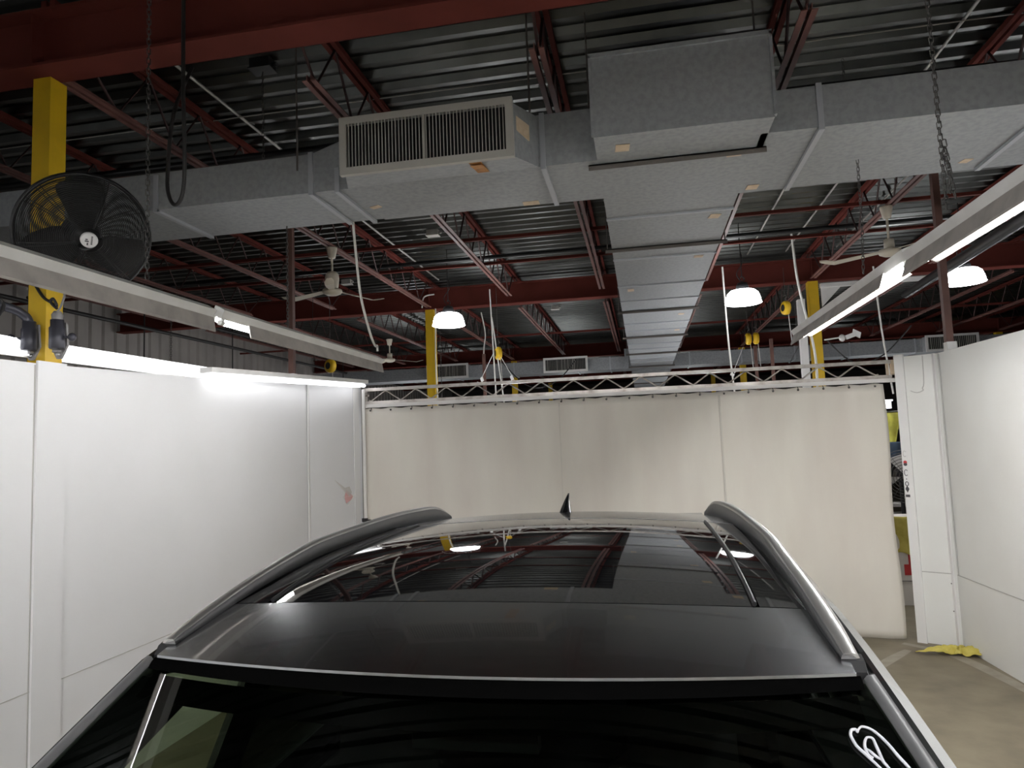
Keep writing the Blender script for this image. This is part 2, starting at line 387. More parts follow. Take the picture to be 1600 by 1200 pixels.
b = MB(); b.add([(-.945,4.13,3.72),(-.87,4.13,3.72),(-.87,4.22,3.735),(-.945,4.22,3.735),(-.945,3.99,3.69),(-.87,3.99,3.69)], [(0,1,2,3),(0,1,5,4)]); b.prism([(-.945,3.945,3.698),(-.87,3.945,3.698),(-.87,4.20,3.734),(-.945,4.20,3.734)], (0,0,-.004)); b.build('tape_patch', M['tape_o'], D1)
b = MB(); b.prism([(-.655,3.99,3.88),(-.60,4.14,3.87),(-.60,4.14,3.97),(-.655,3.99,3.97)], (.006,.0,0)); b.build('tape_patch', M['tape'], D1)

D2 = thing('air_duct', 'grey galvanised air duct, distant cross run behind the curtain truss', 'duct', (.29, 17.5, 3.75))
MB().box(-8.5, 12, 17.2, 17.9, 3.75, 4.05).build('cross_branch', M['galv'], D2)
b = MB(); b.box(-.34, .92, 16.92, 17.2, 3.72, 4.2); b.build('plenum_box', M['galv'], D2)
b = MB(); b.box(T0, T1, 17.9, 30, 3.72, 4.15); b.build('trunk', M['galv'], D2)
for y in (19.3, 21.5, 24, 27): hanger(y, T0-.06, T1+.06, 3.718, D2)
for x in (-4.6,-3.1,-1.5,-.7,1.2,2.4,3.6,4.8,6.2): MB().box(x-.015, x+.015, 17.18, 17.91, 3.73, 4.06).build('joint_rib', M['galv_rib'], D2)
for x0 in (-5.3, -2.3, 6.35):
    x1 = x0+1.05; y = 16.95
    b = MB(); b.box(x0, x1, y+.02, 17.2, 3.74, 4.07); g = b.build('register_box', M['galv'], D2)
    b = MB(); b.box(x0-.02,x1+.02,y-.01,y+.02,3.72,3.77); b.box(x0-.02,x1+.02,y-.01,y+.02,4.04,4.09); b.box(x0-.02,x0+.03,y-.01,y+.02,3.77,4.04); b.box(x1-.03,x1+.02,y-.01,y+.02,3.77,4.04); b.build('grille_frame', M['white_metal'], g)
    MB().box(x0+.03, x1-.03, y+.012, y+.019, 3.77, 4.04).build('grille_backing', M['blackmatt'], g)
    b = MB(); random.seed(int(x0*10)+99)
    for i in range(26):
        x = x0+.05+i*.0385; w = .004 if random.random() < .65 else .012; b.box(x-w/2, x+w/2, y-.004, y+.01, 3.77, 4.04)
    b.build('louvre_blades', M['louvre'], g)

# ------------------------------------------------------------------ booth walls
def wall_run(name, pts, mat_, label, out=.05):
    """pts: (x, y, ztop) along the inner face; wall thickness goes away from the booth (to the side given by out)"""
    b = MB(); P = pts
    for i in range(len(P)-1):
        (xa,ya,za), (xb,yb,zb) = P[i], P[i+1]
        d = Vector((xb-xa, yb-ya, 0)).normalized(); nrm = Vector((-d.y, d.x, 0))*out
        b.add([(xa,ya,0),(xb,yb,0),(xb,yb,zb),(xa,ya,za),(xa+nrm.x,ya+nrm.y,0),(xb+nrm.x,yb+nrm.y,0),(xb+nrm.x,yb+nrm.y,zb),(xa+nrm.x,ya+nrm.y,za)],
              [(0,1,2,3),(5,4,7,6),(3,2,6,7),(0,3,7,4),(1,5,6,2),(0,4,5,1)])
    return struct(name, b, M[mat_], label)
wall_run('wall_left', [(-3.35,-4,2.5),(-3.35,3.4,2.56),(-3.35,4.8,2.605),(-3.35,6.62,2.70)], 'white_panel', 'white panel wall on the left of the booth')
wall_run('wall_left_return', [(-3.35,6.62,2.70),(-3.14,7.50,2.71)], 'white_panel', 'narrow white return panel at the left end of the curtain')
wall_run('wall_right', [(3.28,-4,2.72),(2.77,7.18,2.71)], 'white_panel_r', 'white panel wall on the right of the booth', -.05)
wall_run('wall_right_return', [(2.77,7.18,2.71),(2.47,7.36,2.71)], 'white_panel_r', 'narrow white return panel at the right end of the curtain', -.05)
wall_run('wall_booth_rear', [(-3.35,-4.0,2.5),(3.28,-4.0,2.5)], 'white_panel', None, -.05)
# joint strips and seams
b = MB(); b.box(-3.349, -3.335, 3.36, 3.56, 0, 2.575)
struct('trim_1', b, M['white_panel'], 'white joint strip on the left wall under the yellow column')
b = MB(); b.box(-3.3495, -3.3475, -4, 3.36, .757, .763); b.box(-3.3495, -3.3475, 3.56, 6.6, .757, .763); b.box(-3.3495,-3.347,3.35,3.357,.02,2.55); b.box(-3.3495,-3.347,3.563,3.569,.02,2.55)
struct('trim_2', b, M['seam'], 'thin dark panel joints of the left wall')
b = MB(); b.obox((-3.345,6.63,1.35), (.008,-.04,0), (.004,.001,0), (0,0,1.34)); b.obox((-3.158,7.40,1.355), (.01,.05,0), (.004,-.001,0), (0,0,1.35))
struct('trim_3', b, M['white_trim'], 'white corner strips of the left return panel')
b = MB()
dR = Vector((2.77-3.28, 7.18+4, 0)).normalized()
b.bar(Vector((2.768,7.16,.655)), Vector((2.768,7.16,.655))-dR*9, .004, .008)
b.bar(Vector((2.765,7.13,.66)), Vector((2.765,7.13,2.70)), .004, .008, (0,1,0))
b.bar(Vector((2.745,7.190,.66)), Vector((2.50,7.337,.66)), .004, .008)
struct('trim_4', b, M['seam'], 'thin dark panel joints of the right wall')
b = MB(); b.bar(Vector((2.735,7.192,0.0)), Vector((2.735,7.192,2.71)), .012, .07, (0,1,0))
struct('trim_5', b, M['white_trim'], 'white corner strip where the right wall turns')
b = MB(); b.obox((2.487,7.338,1.365), (.035,-.021,0), (.012,.02,0), (0,0,1.365))
struct('trim_6', b, M['white_trim'], 'white end post of the right return panel')
# damage on the left return panel
def on_ret(s, z, off=.003):
    a, c = Vector((-3.35,6.62,0)), Vector((-3.14,7.50,0)); d = (c-a).normalized(); n = Vector((d.y,-d.x,0))
    p = a + d*s + n*off; return (p.x, p.y, z)
def decal(name, poly, m, label, cat, group=None, d=.002):
    f = [Vector(on_ret(s, z)) for s, z in poly]; n = Vector((.97,-.23,0))*d
    return tag(MB().prism(f, n).build(name, M[m]), label, cat, group)
decal('wall_scuff', [(.40,1.70),(.58,1.60),(.66,1.61),(.70,1.545),(.66,1.50),(.56,1.57)], 'scuff', 'grey scuffed paint beside the torn patch on the left return panel', 'scuff')
decal('torn_paint', [(.60,1.58),(.72,1.50),(.70,1.47),(.60,1.43),(.57,1.50)], 'pink', 'pink torn paint patch low on the left return panel', 'damage')
decal('torn_paint_flap', [(.55,1.505),(.76,1.52),(.64,1.40),(.625,1.41),(.72,1.50),(.55,1.49)], 'white_trim', 'white curled paint flap over the pink torn patch', 'damage')
# pole with clamp at the curtain's left edge
t = thing('curtain_pole', 'white pole with a dark clamp at the left edge of the curtain', 'pole', (-3.07,7.40,0))
MB().tube([(-3.07,7.40,0),(-3.07,7.40,2.68)], .02, 10).build('pole', M['white_pole'], t)
b = MB(); b.box(-3.10,-3.04,7.365,7.40,1.21,1.25); b.tube([(-3.05,7.38,1.23),(-2.99,7.36,1.23)], .008, 6); b.build('clamp', M['black'], t)

# ------------------------------------------------------------------ curtain and its truss
TY = 7.5
t = thing('curtain_truss', 'scuffed aluminium lattice truss spanning above the cream curtain', 'truss', (-.3, TY, 2.5))
b = MB(); b.box(-3.10, 2.52, TY-.02, TY+.02, 2.665, 2.70); b.build('top_chord', M['alu'], t)
b = MB(); b.box(-3.10, 2.52, TY-.022, TY+.022, 2.515, 2.55); b.build('bottom_chord', M['alu'], t)
b = MB(); b.box(-3.10, 2.48, TY-.06, TY-.03, 2.475, 2.513); b.build('curtain_track', M['white_pole'], t)
pts = []; x = -3.02; k = 0; per = .178
while x < 2.46:
    if k % 2 == 0: pts += [(x-.022, TY, 2.562), (x, TY, 2.553), (x+.022, TY, 2.562)]
    else: pts += [(x-.022, TY, 2.653), (x, TY, 2.662), (x+.022, TY, 2.653)]
    x += per; k += 1
MB().tube(pts, .0085, 7).build('lattice_web', M['alu'], t)
b = MB(); b.box(2.42, 2.435, TY-.02, TY+.02, 2.55, 2.665); b.box(2.46, 2.53, TY-.022, TY+.022, 2.5, 2.70); b.build('end_plate', M['tape'], t)
b = MB(); b.box(-3.10, -3.075, TY-.03, TY+.03, 2.48, 2.70); b.lathe([(.0,-.02),(.02,-.015),(.022,.02),(.0,.025)], (-3.05,7.46,2.62), (0,-1,0), 10); b.build('end_clamp', M['alu'], t)
t = thing('vinyl_curtain', 'cream vinyl curtain hanging across the end of the booth', 'curtain', (-.35, 7.45, 2.45))
NC = 150
def cur(u, v):
    x = -3.10 + (2.365+3.10)*u; z = .02 + 2.45*v - .0
    hk = abs(((x+3.0)/.24) % 1 - .5)*2
    z -= .018*(1-hk)**1*0 + (.014*(1-hk) if v > .98 else 0)
    amp = .012 + .02*(1-v)
    y = 7.45 + amp*sin(x*5.1+.6*sin(x*2.3)) + .009*sin(x*13+v*1.5) + .006*sin(x*26.2)*v**6 + (.03*(1-v)**4)*sin(x*2.0)
    if u > .97: x += .012*sin(z*4); 
    return (x, y, z)
b = MB(); b.grid(cur, NC, 30)
cu = b.build('curtain_sheet', M['curtain'], t)
so = cu.modifiers.new('thickness', 'SOLIDIFY'); so.thickness = .004
for xs, wd in ((-.87,.006), (.79,.022)):
    def hem(u, v, xs=xs, wd=wd):
        p = cur((xs+wd*(u-.5)+3.10)/(2.365+3.10), v*.985); return (p[0], p[1]-.004, p[2])
    b = MB(); b.grid(hem, 2, 30); o = b.build('curtain_seam', M['curtain_hem'], t); o.modifiers.new('thickness', 'SOLIDIFY').thickness = .003
b = MB()
x = -3.0
while x < 2.35:
    q = MB(); q.tube([(x,7.455,2.50),(x,7.452,2.475),(x+.006,7.44,2.452),(x,7.432,2.44),(x-.006,7.437,2.45)], .004, 5); q.lathe([(.011,-.003),(.011,.003)], (x,7.425,2.44), (0,1,0), 8)
    q.build('curtain_hook', M['chain'], t); x += .24
# ------------------------------------------------------------------ fluorescent lights
def fluor(name, x, z, y0, y1, r0, label, group, tilt=0.0, tm='tube'):
    """channel, folded reflector and two tubes; tilt turns the opening towards +x"""
    t = thing(name, label, 'light fixture', (x, (y0+y1)/2, z), group)
    ca, sa = cos(tilt), sin(tilt)
    def R(a, c): return (x+a*ca-(c-.02)*sa, z+.02+a*sa+(c-.02)*ca)
    def ext(poly, ya, yb, nm, m):
        b = MB(); q = [R(a, c) for a, c in poly]; b.loft([[(p, ya, k) for p, k in q], [(p, yb, k) for p, k in q]], smooth=False); return b.build(nm, M[m], t)
    ext([(-.032,0),(.032,0),(.032,.05),(-.032,.05)], y0, y1, 'channel', 'white_metal')
    for sg in (-1, 1):
        ext([(sg*.033,.008),(sg*.078,-.046),(sg*.082,-.056),(sg*.077,-.052),(sg*.029,.003)], r0, y1, 'reflector', 'skirt')
    ext([(-.03,-.004),(.03,-.004),(.03,-.001),(-.03,-.001)], y0+.02, y1-.02, 'reflector_face', 'skirt_in')
    for sg in (-1, 1):
        px, pz = R(sg*.024, -.026)
        MB().tube([(px, y0+.05, pz), (px, y1-.05, pz)], .013, 8).build('tube', M[tm], t)
        for ya, yb in ((y0+.02, y0+.05), (y1-.05, y1-.02)):
            b = MB(); b.tube([(px,ya,pz),(px,yb,pz)], 0.0145, 8); k = R(sg*.024, -.003); b.bar((px,(ya+yb)/2,pz), (k[0],(ya+yb)/2,k[1]), .014, .014, (0,1,0))
            b.build('lamp_holder', M['white_metal'], t)
    return t
LX, RX, FZ = -2.235, 1.245, 2.785
G = 'overhead fluorescent fixtures'
TL, TR = math.radians(-30), math.radians(21)
fluor('fluorescent_fixture', LX, FZ-.043, .94, 3.32, .94, 'near left fluorescent fixture passing in front of the caged fan', G, TL)
fluor('fluorescent_fixture', LX, FZ-.03, 3.39, 5.77, 3.66, 'far left fluorescent fixture with a stained reflector over the left wall', G, TL)
fluor('fluorescent_fixture', RX, FZ-.015, 1.02, 3.40, 1.02, 'near right fluorescent fixture running out of the right edge of the picture', G, TR, 'tube_right')
fluor('fluorescent_fixture', RX, FZ, 3.41, 5.84, 3.70, 'far right fluorescent fixture with a stained reflector in front of the yellow column', G, TR, 'tube_right')
for x in (LX, RX):  # unseen: rows extended behind the camera to brighten the booth
    fluor('fluorescent_fixture', x, FZ, -1.50, .88, -1.50, f'unseen fluorescent fixture continuing the {"left" if x < 0 else "right"} row behind the camera', G, TL if x < 0 else TR, 'tube' if x < 0 else 'tube_right')
for x in (-1.5, .6):  # unseen fixtures added to light curtain and walls from behind the camera
    t = fluor('fluorescent_fixture', x, FZ+.12, -2.6, -.5, -2.6, f'unseen fluorescent fixture added for fill across the booth behind the camera, {"left" if x < 0 else "right"} one', G, math.radians(22), 'tube_rear_fill'); t.rotation_euler = (0, 0, PI/2)
# strip lights along the left wall top
def strip(label, p, q, up, side, parts):
    """white batten with two bare tubes on the side given"""
    p, q = Vector(p), Vector(q); c = (p+q)/2; d = (q-p).normalized(); s = Vector(side).normalized(); u = Vector(up).normalized()
    t = thing('strip_light', label, 'light fixture', c, 'strip lights on the left wall')
    MB().obox(c, d*(q-p).length/2, s*.02, u*.055).build('batten', M['white_metal'], t)
    for k in (-1, 1):
        o = s*.045 + u*.03*k
        MB().tube([p+d*.05+o, q-d*.05+o], .018, 8).build('tube', M[parts], t)
    return t
strip('glowing strip light lying along the top of the left wall', (-3.49,-.2,2.64), (-3.49,6.0,2.675), (0,0,1), (1,0,0), 'strip')
strip('white strip light on the left wall top at the corner by the curtain', (-3.30,4.85,2.665), (-3.06,7.40,2.765), (-.99,.09,0), (0,0,-1), 'strip_corner')
for x, y, z in ((-1.9,10.5,2.0),(1.0,10.5,2.0),(-2.0,14.5,2.1),(1.0,14.5,2.1),(-2.0,21,2.1),(1.5,21,2.1),(-6.0,12,2.1),(5.5,11,2.1),(5.5,17,2.1),(-6.0,18,2.1),(4.3,5.0,2.3)):  # unseen strips added to brighten the far ceiling and ducts
    strip(f'unseen strip light added for brightness in the neighbouring bays, {abs(x):.0f} metres {"left" if x < 0 else "right"}, {y:.0f} metres back', (x,y-1.2,z), (x,y+1.2,z), (1,0,0), (0,0,1), 'strip_fill')
strip('unseen strip light added to brighten the goods beyond the curtain gap, hidden behind the right return panel', (3.55,7.8,2.5), (3.55,9.6,2.5), (1,0,0), (0,0,-1), 'strip_fill')
# chains
def chain(pts, label, link=.034, r=.0024, w=.0085, group='hanging chains'):
    P = [Vector(p) for p in pts]; b = MB(); k = 0
    for i in range(len(P)-1):
        d = P[i+1]-P[i]; L = d.length; d.normalize(); n = max(1, int(L/(link*.75)))
        a = d.orthogonal().normalized(); c = d.cross(a)
        for j in range(n):
            m = P[i]+d*(j+.5)*L/n; s = a if k % 2 else c; k += 1
            ring = [m + d*(link/2-w*.8)*(1 if cos(th) >= 0 else -1) + d*w*.8*cos(th) + s*w*sin(th) for th in [2*PI*q/8+.2 for q in range(8)]]
            b.tube(ring, r, 4, closed=True)
    return tag(b.build('hanging_chain', M['chain']), label, 'chain', group)
chain([(1.225,2.96,4.76),(1.225,2.96,3.6),(1.225,2.96,2.86)], 'chain from the roof to the near right fluorescent fixture')
chain([(1.235,2.955,3.14),(1.25,2.965,3.0),(1.262,2.965,2.90)], 'loose tail of chain hanging beside the near right fixture')
chain([(1.23,2.945,3.10),(1.243,2.945,2.98),(1.235,2.945,2.92)], 'doubled strand of chain above the near right fixture')
chain([(1.45,4.70,3.745),(1.445,4.70,3.3),(1.43,4.70,3.0)], 'chain hanging under the right branch duct in front of the ceiling fan')
chain([(1.62,5.4,4.79),(1.62,5.4,4.05)], 'chain from the deck to the top of the right branch duct')
chain([(-2.30,2.92,4.76),(-2.30,2.92,2.86)], 'chain hanging beside the black loop cable down to the near left fixture')
chain([(-2.62,4.87,3.745),(-2.62,4.87,2.95)], 'chain from the left branch duct to the far left fixture')
chain([(-2.52,4.36,4.70),(-2.52,4.36,4.02)], 'short chain below the ceiling junction box')
chain([(2.35,11.02,4.2),(2.36,11.0,3.3),(2.2,10.9,3.05)], 'dark chain against the right yellow column')
chain([(-3.2,11.0,4.2),(-3.2,11.0,2.7)], 'chain hanging beside the left yellow column')
chain([(-5.2,7.0,3.6),(-5.2,7.0,2.7)], 'chain in front of the corrugated wall left of the brown post')
for x, y, z, lb in ((-2.52,4.36,4.74,'dark junction box on the deck above the left branch duct'), (-2.53,8.5,4.75,'grey junction box on the deck above the left high bay light'), (-4.6,10.5,4.72,'pale junction box on the deck above the left ceiling fan'), (1.9,13.6,4.7,'pale junction box on the deck right of the trunk duct'), (-1.6,13.8,4.7,'pale junction box on the deck behind the second beam')):
    b = MB(); b.box(x-.075, x+.075, y-.05, y+.05, z-.02, z+.05); b.box(x-.085, x+.085, y-.06, y+.06, z-.028, z-.02); b.tube([(x+.075,y,z+.01),(x+.11,y,z+.01)], .016, 8)
    tag(b.build('junction_box', M['black' if y < 6 else 'conduit']), lb, 'junction box', 'ceiling junction boxes')

# ------------------------------------------------------------------ high bay lights
def highbay(x, y, z, label):
    t = thing('high_bay_light', label, 'light', (x, y, z), 'high bay lights')
    b = MB(); b.lathe([(.225,-.085),(.222,-.08),(.212,-.02),(.19,.045),(.15,.08),(.09,.092),(.0,.095)], (x,y,z), n=32); b.build('glowing_dome', M['bay'], t)
    b = MB(); b.lathe([(.0,-.087),(.224,-.086),(.228,-.082)], (x,y,z), n=32); b.build('lens', M['bay'], t)
    b = MB(); b.lathe([(.075,.092),(.08,.13),(.06,.18),(.02,.19)], (x,y,z), n=20); b.build('ballast_cap', M['black'], t)
    b = MB(); b.tube(smooth_path([(x,y,z+.19),(x+.03,y,z+.23),(x,y,z+.27),(x-.015,y,z+.25)]), .007, 6); b.tube([(x,y,z+.26),(x,y,4.74)], .006, 6); b.tube(smooth_path([(x+.02,y,z+.16),(x-.06,y,z+.3),(x+.02,y+.02,z+.45),(x,y,z+.6)]), .006, 6); b.build('hook_and_cord', M['rubber'], t)
highbay(-2.55, 9.2, 3.75, 'left glowing white high bay light near the left yellow column')
highbay(1.35, 9.2, 3.77, 'middle glowing white high bay light right of the trunk duct')
highbay(3.93, 9.2, 3.83, 'right glowing white high bay light behind the brown post')
for x, y in ((-6.2,2.0), (6.6,3.0)):  # unseen lights added beside the booth to lift the hall brightness
    highbay(x, y, 3.8, 'unseen high bay light added for brightness, ' + {(-6.2,2.0):'left of the booth', (6.6,3.0):'right of the booth'}[(x,y)])

# ------------------------------------------------------------------ ceiling fans
def cfan(x, y, zc, drop, ang, label, tall):
    t = thing('ceiling_fan', label, 'ceiling fan', (x, y, zc), 'cream ceiling fans')
    MB().lathe([(.035,0),(.04,.005),(.062,.11),(.062,.125),(0,.125)], (x,y,zc-.125), n=20).build('canopy', M['cream'], t)
    MB().tube([(x,y,zc-.12),(x,y,zc-drop)], .013, 10).build('downrod', M['cream'], t)
    zm = zc-drop
    if tall: MB().lathe([(.0,.02),(.05,.015),(.075,-.02),(.08,-.06),(.07,-.16),(.06,-.18),(0,-.18)], (x,y,zm), n=24).build('motor_cover', M['cream'], t); zh = zm-.18
    else: MB().lathe([(.0,.01),(.05,.01),(.052,-.09),(0,-.09)], (x,y,zm), n=24).build('motor_cover', M['cream'], t); zh = zm-.09
    MB().lathe([(.06,0),(.105,-.01),(.112,-.03),(.10,-.055),(.06,-.075),(.0,-.082)], (x,y,zh), n=28).build('hub', M['cream'], t)
    for k in range(3):
        a = ang + 2*PI*k/3; d = Vector((cos(a), sin(a), 0)); s = Vector((-sin(a), cos(a), 0)); b = MB(); secs = []
        for i in range(9):
            u = i/8; r = .10+.57*u; w = .032+.022*u if u < .9 else .054-.3*(u-.9)
            zz = zh-.03-.06*u+ (.05*(u-.75)/.25 if u > .75 else 0); tw = .20
            c = Vector((x,y,zz))+d*r
            secs.append([c-s*w-Vector((0,0,w*tw)), c+s*w+Vector((0,0,w*tw)), c+s*w+Vector((0,0,w*tw+.005)), c-s*w+Vector((0,0,.005-w*tw))])
        b.loft(secs, smooth=False); b.build('blade', M['cream'], t)
cfan(-3.4, 7.35, 4.33, .30, math.radians(52), 'left cream ceiling fan hanging before the second beam', True)
cfan(2.62, 7.72, 4.33, .36, math.radians(165), 'right cream ceiling fan behind the right fluorescent fixture', False)
cfan(-4.9, 13.2, 4.2, .3, .4, 'small distant ceiling fan above the far left fixture', False)

# ------------------------------------------------------------------ caged fan
fc = Vector((-2.84, 3.13, 3.185)); fa = Vector((.70,-.52,-.42)).normalized()
fu = Vector((0,0,1)) - fa*fa.z; fu.normalize(); fs_ = fu.cross(fa)
t = thing('cage_fan', 'large black caged fan mounted on the yellow column at left', 'fan', fc)
RF = .315
def ring(b, r, h, wr, n=40, m=5): b.tube([fc+fa*h+(fs_*cos(2*PI*k/n)+fu*sin(2*PI*k/n))*r for k in range(n)], wr, m, closed=True)
def guard_h(r, front): 
    u = r/RF
    return (.115*(1-u**3) + .0 if front else -.115*(1-u**4))
b = MB()
for i in range(32):
    r = .065+(RF-.065)*i/31; ring(b, r, guard_h(r, True)+.01, .0021, 48, 4)
for k in range(6):
    a = 2*PI*k/6+.3
    for da in (-.035, .035):
        b.tube([fc+fa*(guard_h(r, True)+.013)+(fs_*cos(a+da)+fu*sin(a+da))*r for r in [.06+(RF-.06)*q/10 for q in range(11)]], .0026, 4)
b.build('front_guard', M['black'], t)
b = MB()
for i in range(26):
    r = .10+(RF-.10)*i/25; ring(b, r, guard_h(r, False)-.01, .0021, 48, 4)
for k in range(6):
    a = 2*PI*k/6+.6
    for da in (-.035, .035):
        b.tube([fc+fa*(guard_h(r, False)-.013)+(fs_*cos(a+da)+fu*sin(a+da))*r for r in [.06+(RF-.06)*q/10 for q in range(11)]], .0026, 4)
b.build('rear_guard', M['black'], t)
b = MB(); ring(b, RF, .0, .010, 56, 8); ring(b, RF, .018, .006, 56, 6); ring(b, RF, -.018, .006, 56, 6); b.build('rim', M['black'], t)
for k in range(3):
    a0 = PI/2-.05 + 2*PI*k/3; b = MB(); secs = []
    for i in range(9):
        u = i/8; r = .05+.245*u; hw = (.06+.125*u**.55)*(1 if u < .85 else 1-(u-.85)*1.1); row = []
        for j in range(7):
            v = j/6*2-1; th = a0+.25*u+v*hw/max(r, .1)*.72
            row.append(fc+fa*(.045*v+.01)+(fs_*cos(th)+fu*sin(th))*r*(1-.03*v*v*u))
        secs.append(row)
    vs = [p for s_ in secs for p in s_]; f = [(i*7+j, i*7+j+1, (i+1)*7+j+1, (i+1)*7+j) for i in range(8) for j in range(6)]
    b.add(vs, f, True); o = b.build('blade', M['blackmatt'], t); o.modifiers.new('th', 'SOLIDIFY').thickness = .004
MB().lathe([(.0,-.17),(.075,-.165),(.085,-.13),(.085,-.02),(.06,.05),(.0,.06)], fc, fa, 24).build('motor', M['black'], t)
bd = MB().lathe([(.040,.112),(.040,.128),(.037,.132),(.0,.133)], fc, fa, 28).build('badge', M['white_trim'], t)
q = MB()
for i, (dx, dz, w, h) in enumerate([(-.008,-.02,.003,.006),(-.012,-.006,.009,.003),(-.014,.003,.005,.003)] + [(.010,-.018+.0075*k,.004,.0024) for k in range(6)]):
    q.obox(fc+fa*.1335+fs_*dx+fu*dz, fs_*w, fu*h, fa*.0008)
q.build('badge_print', M['ink'], bd)
b = MB(); b.tube(smooth_path([tuple(fc-fa*.13), tuple(fc-fa*.2+Vector((0,0,-.05))), (-3.25,3.36,3.15), (-3.40,3.40,3.15)]), .022, 8)
b.box(-3.53,-3.37,3.335,3.505,3.05,3.25); b.build('mounting_arm', M['black'], t)

# ------------------------------------------------------------------ swivel boom brackets on the left column
def bracket(x, y, label, sgn, hose):
    t = thing('boom_bracket', label, 'bracket', (x, y, 2.55), 'swivel boom brackets')
    MB().lathe([(.036,-.065),(.040,-.06),(.040,.055),(.034,.062),(.034,.10),(.0,.105)], (x,y,2.70), n=20).build('sleeve', M['greyblue'], t)
    xs = x; x = x-.03
    b = MB(); b.prism([(x-.045,y+.045,2.79),(x+.045,y+.045,2.79),(x+.055,y+.045,2.66),(x+.014,y+.045,2.585),(x-.014,y+.045,2.585),(x-.055,y+.045,2.66)], (.0,.014,0)); b.box(x-.02,x+.02,y+.02,y+.05,2.62,2.77); pl = b.build('mounting_plate', M['greyplate'], t)
    MB().lathe([(.011,0),(.011,.008),(.006,.014),(0,.014)], (x,y+.045,2.61), (0,-1,0), 8).build('bolt', M['steel'], pl)
    b = MB(); d = Vector((sgn*.74,sgn*.50-.3,0)).normalized(); k = Vector((xs, y, 2.70)) + d*.038; b.tube([k, k+d*.03], .008, 8); b.lathe([(.012,0),(.022,.008),(.024,.022),(.018,.034),(0,.037)], k+d*.025, d, 14); b.build('clamp_knob', M['greyblue'], t)
    return t
t = bracket(-3.40, 3.36, 'left of the two grey swivel brackets on the yellow column, holding the bent hose boom', -1, True)
MB().tube(smooth_path([(-3.40,3.36,2.78),(-3.41,3.34,2.83),(-3.43,3.24,2.865),(-3.48,2.95,2.87),(-3.56,2.3,2.86)]), .026, 12).build('hose_boom', M['greyblue'], t)
b = MB()
b.tube(smooth_path([(-3.470,3.100,2.910),(-3.420,3.200,2.890),(-3.410,3.170,2.800),(-3.440,3.080,2.780),(-3.500,2.950,2.820)]), .008, 6); b.tube(smooth_path([(-3.500,2.930,2.900),(-3.440,3.150,2.920),(-3.410,3.210,2.860),(-3.430,3.130,2.790),(-3.520,2.900,2.790)]), .007, 6)
b.build('hose_loop', M['rubber'], t)
t = bracket(-3.225, 3.37, 'right of the two grey swivel brackets on the yellow column', 1, False)
b = MB(); b.lathe([(.028,0),(.03,.03),(.018,.05),(0,.052)], (-3.225,3.37,2.80), n=14); b.tube(smooth_path([(-3.225,3.36,2.84),(-3.18,3.34,2.86),(-3.12,3.3,2.90),(-3.09,3.28,2.94)]), .006, 6); b.build('hose_outlet', M['greyplate'], t)
b = MB(); b.tube(smooth_path([(-3.42,3.42,3.02),(-3.36,3.41,2.95),(-3.29,3.39,2.91),(-3.23,3.37,2.88),(-3.24,3.355,2.92),(-3.27,3.37,2.905),(-3.225,3.365,2.865)]), .0085, 6); tag(b.build('fan_cable', M['rubber']), 'black cable looping down the yellow column to the right bracket', 'cable')
b = MB(); b.tube(smooth_path([(-2.34,3.24,4.60),(-2.34,3.24,4.0),(-2.345,3.26,3.6),(-2.37,3.28,3.42),(-2.425,3.3,3.365),(-2.48,3.32,3.42),(-2.515,3.35,3.56),(-2.53,3.42,3.95),(-2.54,3.6,4.33)]), .0105, 8)
tag(b.build('loop_cable', M['rubber']), 'thick black cable hanging in a loop in front of the left branch duct', 'cable')
b = MB(); b.tube(smooth_path([(-2.12,4.97,3.78),(-2.12,5.02,3.5),(-2.12,5.10,3.2),(-2.15,5.35,2.95),(-2.20,5.58,2.885),(-2.23,5.70,2.90),(-2.235,5.72,2.855)]), .010, 7)
tag(b.build('light_cable', M['cablew']), 'grey flexible cable drooping from the left branch duct to the far left fixture', 'cable')
b = MB(); b.tube([(-3.9,2.3,4.75),(-3.78,2.3,3.4),(-3.72,2.4,2.9)], .012, 6); tag(b.build('drop_cable', M['rubber']), 'dark cable dropping past the left edge of the caged fan', 'cable')

# ------------------------------------------------------------------ hanger posts and things above the far bays
t = thing('hanger_post', 'brown steel post standing from the left wall top to the roof', 'post', (-3.29,6.19,2.7))
MB().box(-3.315,-3.265,6.165,6.215,2.72,4.78).build('post', M['brown_post'], t); MB().box(-3.32,-3.26,6.155,6.225,2.66,2.76).build('foot', M['white_metal'], t)
t = thing('hanger_post', 'brown steel post standing from the right wall top to the roof', 'post', (2.82,7.02,2.7))
MB().box(2.79,2.85,6.99,7.05,2.72,4.78).build('post', M['brown_post'], t); MB().box(2.785,2.865,6.97,7.06,2.70,2.79).build('foot', M['white_metal'], t)
for x, y, z0, z1, lb in ((-2.7,12.0,2.2,3.62,'dark hanging post left of the first yellow reel behind the truss'), (1.93,12.2,2.2,3.5,'dark hanging post behind the truss right of the double reel'), (2.12,11.8,2.2,3.55,'dark hanging post behind the truss left of the white post')):
    b = MB(); b.box(x-.025,x+.025,y-.025,y+.025,z0,z1); tag(b.build('hanging_post', M['brown_post']), lb, 'post', 'dark hanging posts')
def wire(pts, r, m, lb, cat='cable', g='hanging cables'):
    return tag(MB().tube(smooth_path(pts), r, 6).build('hanging_cable', M[m]), lb, cat, g)
wire([(-2.7,11.9,4.35),(-2.66,12,4.0),(-2.69,12,3.75),(-2.7,12,3.6)], .012, 'cablew', 'white cable bent onto the top of the dark hanging post')
wire([(-2.17,10.2,4.36),(-2.15,10.2,3.6),(-2.12,10.2,2.35)], .012, 'cablew', 'white cable straight down left of the first yellow reel')
